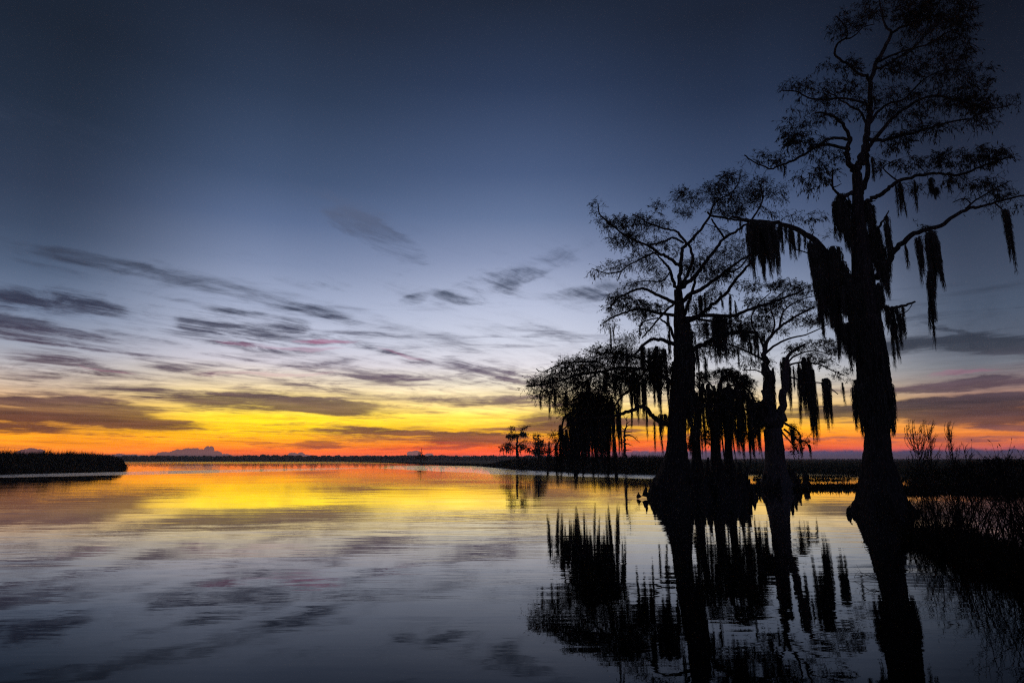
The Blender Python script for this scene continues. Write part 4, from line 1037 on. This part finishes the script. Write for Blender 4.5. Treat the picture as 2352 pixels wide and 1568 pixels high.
def hummock():
    bag = Bag(); rng = random.Random(3)
    vs, fs = clump(np.array(at(1786, 1112, 34.2)) * np.array((1, 1, 0)) + np.array((0, 0, .02)), (1.5, .9, .28), rng, 18, 8, .2); bag.add(vs, fs)
    tag(bag.build('hummock_ground', M_MUD), kind='structure')
    bag = Bag()
    vs, fs = [], []
    pts = [on_water(x, y) for x, y in [(1735,1122),(1800,1126),(1900,1127),(1990,1128),(2060,1133),(2150,1134),(2260,1135),(2430,1137)]]
    back = [on_water(x, y) for x, y in [(1740,1115),(1800,1113),(1900,1116),(1990,1118),(2060,1118),(2150,1117),(2260,1116),(2430,1116)]]
    n = len(pts); Q = []
    for i in range(n - 1):
        for k in range(8):
            t = k / 8
            Q.append((pts[i].lerp(pts[i + 1], t), back[i].lerp(back[i + 1], t)))
    V = []
    for k, (p, b) in enumerate(Q):
        j = .5 * mnoise.noise((k * .35, 0, 0)); V += [(p.x, p.y + j, -.03), (p.x, (p.y * .8 + b.y * .2) + j, .045), (b.x, b.y * .9 + p.y * .1 + j, .045), (b.x, b.y + j, -.03)]
    F = [(4 * i + a, 4 * i + 4 + a, 4 * i + 5 + a, 4 * i + 1 + a) for i in range(len(Q) - 1) for a in range(3)]
    bag.add(V, F); tag(bag.build('mud_bank', M_MUD), kind='structure')
hummock()

def wispy_shrub(label, x, ybase, ytop, dist, spread, seed, n=16, curl=.35, group='wispy shrubs in the marsh', tipl=26):
    """upright plume-like bush: arching stems with feathery one-sided tips"""
    rng, npr = random.Random(seed), np.random.default_rng(seed)
    s = dist / F_PX; base = at(x, ybase, dist); root = tag(empty('marsh_shrub', (base.x, base.y, max(base.z, 0))), label, 'shrub', group)
    H = (ybase - ytop) * s; org = np.array(root.location)
    tr, tf = [], []
    K = 12; t = np.linspace(0, 1, K)
    for i in range(n + 1):
        if i == 0:
            path = np.stack([base.x + .05 * np.sin(t * 5), base.y + 0 * t, base.z + H * .97 * t], 1)[None]; rad = np.linspace(.055, .008, K)
        else:
            h0 = H * rng.uniform(0, .72); dz = min(H - h0, H * rng.uniform(.22, .52)); ang = rng.uniform(0, 2 * math.pi)
            sp = spread * s * rng.uniform(.35, 1.1) * (1 - .45 * h0 / H)
            px = base.x + math.cos(ang) * sp * (1 - (1 - t) ** 2) + npr.normal(0, .012, K).cumsum() + curl * .30 * dz * t ** 5
            py = base.y + math.sin(ang) * sp * (1 - (1 - t) ** 2) + npr.normal(0, .012, K).cumsum()
            path = np.stack([px, py, base.z + h0 + dz * t ** 1.5], 1)[None]; rad = np.linspace(.026, .007, K)
        tr.append(prism_tris(path, rad[None]))
        m = 26; u = npr.uniform(.25, 1, m); k = np.minimum((u * (K - 1)).astype(int), K - 2)
        p = path[0, k]; d = unit(path[0, k + 1] - p) * .8 + npr.normal(size=(m, 3)) * .4 + np.array([.25, 0, .15])
        l = npr.uniform(.08, tipl * .012, m)[:, None]
        q = np.stack([p, p + d * l * .6, p + d * l + np.array([0.05, 0, -.03])], 1)
        tf.append(ribbon_tris(q, np.array([[.018, .022, .008]]).repeat(m, 0), npr))
    tri_object('stems', np.concatenate(tr), M_TWIG, root, org)
    tri_object('foliage', np.concatenate(tf), M_WEED, root, org)
wispy_shrub('widest feathery shrub in the marsh to the right of the tallest trunk', 2114, 1085, 966, 50, 32, 71, 46)
wispy_shrub('leaning feathery shrub close behind the widest one, tips curling over', 2142, 1085, 968, 52, 22, 72, 30, .9)
wispy_shrub('narrow feathery shrub standing alone beside the pair', 2192, 1085, 970, 51, 16, 73, 24, .6)
wispy_shrub('short thin shrub bending sideways nearer the dark thicket', 2222, 1085, 1018, 50, 12, 74, 9, 1.6)

def thicket(name, label, centre, dist, rx, h, seed, n, w=.02):
    """tangled leafy bush"""
    rng, npr = random.Random(seed), np.random.default_rng(seed)
    base = at(centre, 1100, dist); org = np.array((base.x, base.y, 0.0)); root = tag(empty(name, org), label, 'shrub', 'dark thickets by the water')
    s = dist / F_PX; K = 9; R = rx * s
    a = npr.uniform(0, 2 * math.pi, n); q = np.sqrt(npr.random(n)); t = np.linspace(0, 1, K)[None]
    bx = base.x + np.cos(a) * q * R * .7; by = base.y + np.sin(a) * q * R * .5
    out = npr.uniform(.1, .6, n) * R
    hh = h * npr.uniform(.5, 1.05, n) * (1 - .45 * q ** 2)
    px = bx[:, None] + np.cos(a)[:, None] * out[:, None] * t ** 1.5 + npr.normal(0, .02, (n, K)).cumsum(1)
    py = by[:, None] + np.sin(a)[:, None] * out[:, None] * t ** 1.5 + npr.normal(0, .02, (n, K)).cumsum(1)
    pz = hh[:, None] * (1.25 * t - .25 * t ** 3)
    paths = np.stack([px, py, pz], 2)
    tri_object('stems', prism_tris(paths, np.linspace(.012, .004, K)[None].repeat(n, 0)), M_TWIG, root, org)
    m = n * 46; i = npr.integers(n, size=m); u = npr.uniform(.12, 1, m) * (K - 1); k = np.minimum(u.astype(int), K - 2); f = (u - k)[:, None]
    p = paths[i, k] * (1 - f) + paths[i, k + 1] * f
    d = npr.normal(size=(m, 3)) + np.array([0, 0, .2])
    tri_object('foliage', leaf_tris(p, d, npr.uniform(.08, .22, m), npr.uniform(w, w * 2.2, m), npr), M_WEED, root, org)
thicket('thicket', 'big dark leafy thicket at the right edge of the marsh', 2325, 49, 75, 1.9, 81, 520, .035)
thicket('thicket', 'lower leafy thicket spreading left of the big dark one', 2240, 50, 60, 1.25, 82, 260, .03)
thicket('thicket', 'small weedy clump hugging the right side of the tallest trunk', 2128, 50, 40, 1.1, 83, 130, .03)

def near_weeds():
    npr = np.random.default_rng(91)
    line = [(2076,1242),(2120,1254),(2170,1270),(2230,1290),(2300,1312),(2380,1338),(2520,1370)]
    def f(r):
        x = 2072 + (2520 - 2072) * r.random()
        y = np.interp(x, [q[0] for q in line], [q[1] for q in line]) - 36 * r.random() ** 1.3 * np.interp(x, [2072, 2200], [.5, 1])
        p = on_water(x, y + 10 * mnoise.noise((x * .03, 0, 0)))
        return (p.x, p.y)
    P = scatter(f, 17000, 92)
    h = np.clip(np.abs(npr.normal(.20, .09, len(P))) + .05, 0, .42)
    px = P[:, 0] / P[:, 1] * F_PX + CX
    h *= np.interp(px, [2080, 2140, 2300], [.8, 1.1, 1.15])
    blades('near_weeds', P, h, npr.uniform(.006, .018, len(P)), .7, M_WEED, 93, 'dark tangled mass of waterside weeds in the lower right corner', 'water weed', wind=(0, 0))
    # a sill of mud they root in
    bag = Bag(); q = [on_water(x, y - 8) for x, y in line]; b = [on_water(x, y - 50 * np.interp(x, [2072, 2200], [.45, 1])) for x, y in line]
    n = len(q); V = [(p.x, p.y, -.05) for p in q] + [(p.x, p.y + .25, .05) for p in q] + [(p.x, p.y, .03) for p in b]
    bag.add(V, [(i, i + 1, n + i + 1, n + i) for i in range(n - 1)] + [(n + i, n + i + 1, 2 * n + i + 1, 2 * n + i) for i in range(n - 1)])
    tag(bag.build('mud_near', M_MUD), kind='structure')
    # tall bare stems
    S = scatter(f, 230, 94); n = len(S); K = 9
    px = S[:, 0] / S[:, 1] * F_PX + CX
    H = npr.uniform(.55, 1.95, n) * np.interp(px, [2080, 2180], [.6, 1])
    t = np.linspace(0, 1, K)[None]
    lx, ly = npr.normal(.05, .42, n) * H, npr.normal(0, .3, n) * H
    paths = np.stack([S[:, 0, None] + lx[:, None] * t ** 1.4, S[:, 1, None] + ly[:, None] * t ** 1.4, H[:, None] * t * (1 - .12 * t)], 2)
    paths[:, 1:] += npr.normal(0, .006, (n, K - 1, 3)).cumsum(1)
    T = [prism_tris(paths, np.linspace(.0105, .0038, K)[None].repeat(n, 0) * npr.uniform(.6, 1.5, n)[:, None])]
    m = n * 9; i = npr.integers(n, size=m); k = npr.integers(2, K - 1, size=m)
    p = paths[i, k]; d = unit(unit(paths[i, k + 1] - p) + npr.normal(size=(m, 3)) * .55); l = npr.uniform(.10, .50, m)[:, None]
    q = np.stack([p, p + d * l * .5, p + d * l + np.array([0, 0, .04])], 1)
    T.append(prism_tris(q, np.array([[.0036, .0030, .0018]]).repeat(m, 0)))
    T.append(leaf_tris(q[:, 2], d + npr.normal(size=(m, 3)) * .4, npr.uniform(.03, .09, m), npr.uniform(.006, .016, m), npr))
    tag(tri_object('tall_stems', np.concatenate(T), M_TWIG), 'thin bare crisscrossing stems rising out of the weeds in the lower right corner', 'reeds', kind='stuff')
near_weeds()

def floating_branch(label, x0, y0, x1, y1, seed, n=9):
    rng, npr = random.Random(seed), np.random.default_rng(seed)
    a, b = on_water(x0, y0, .02), on_water(x1, y1, .05)
    T = []; K = 8; t = np.linspace(0, 1, K)[:, None]
    main = np.array(a) * (1 - t) + np.array(b) * t; main[:, 2] += .05 * np.sin(t[:, 0] * 3); main[1:-1] += npr.normal(0, .012, (K - 2, 3))
    T.append(prism_tris(main[None], np.linspace(.003, .009, K)[None]))
    for _ in range(n):
        k = rng.randrange(0, K - 1); d = npr.normal(size=3) * .12 + (main[0] - main[-1]) * .18; d[2] = abs(d[2]) * .6
        p = np.stack([main[k], main[k] + d * .5 + npr.normal(0, .01, 3), main[k] + d])
        T.append(prism_tris(p[None], np.array([[.003, .0022, .001]])))
    o = tri_object('floating_branch', np.concatenate(T), M_TWIG, None, tuple(a))
    tag(o, label, 'branch', 'fallen branches on the water')
floating_branch('forked dead branch lying on the water left of the tallest tree reflection', 1962, 1326, 2040, 1338, 5, 14)
floating_branch('short broken twig poking from the water against the tallest trunk reflection', 1980, 1247, 2008, 1252, 6, 4)

def stump():
    t = Tree('stump', 'short broken stump rising from the weed mat right of the twin-stemmed cypress', 38.0, (1850, 1112), 99)
    t.root['category'] = 'stump'
    t.stem('trunk', [(1850,1116,18),(1850,1104,13),(1849,1096,11),(1848,1090,9)], sides=9, wob=.12)
    t.stem('spike', [(1853,1110,6),(1855,1098,4),(1857,1089,2)], sides=7)
stump()

# ------------------------------------------------------------------ evening haze
def haze():
    bag = Bag(); x0, x1, y0, y1, z0, z1 = -2900, 2900, -80, 2900, -2.2, 22.0
    V = [(x, y, z) for z in (z0, z1) for y in (y0, y1) for x in (x0, x1)]
    bag.add(V, [(0, 2, 3, 1), (4, 5, 7, 6), (0, 1, 5, 4), (2, 6, 7, 3), (0, 4, 6, 2), (1, 3, 7, 5)])
    m = bpy.data.materials.new('haze_air'); m.use_nodes = True; nt = m.node_tree; nt.nodes.clear()
    v = nt.nodes.new('ShaderNodeVolumePrincipled'); out = nt.nodes.new('ShaderNodeOutputMaterial')
    v.inputs['Color'].default_value = (.76, .78, .88, 1); v.inputs['Density'].default_value = HAZE; v.inputs['Anisotropy'].default_value = .5
    nt.links.new(v.outputs[0], out.inputs['Volume'])
    tag(bag.build('haze', m), 'thin evening mist over the lake', 'haze', kind='stuff')
if HAZE > 0: haze()
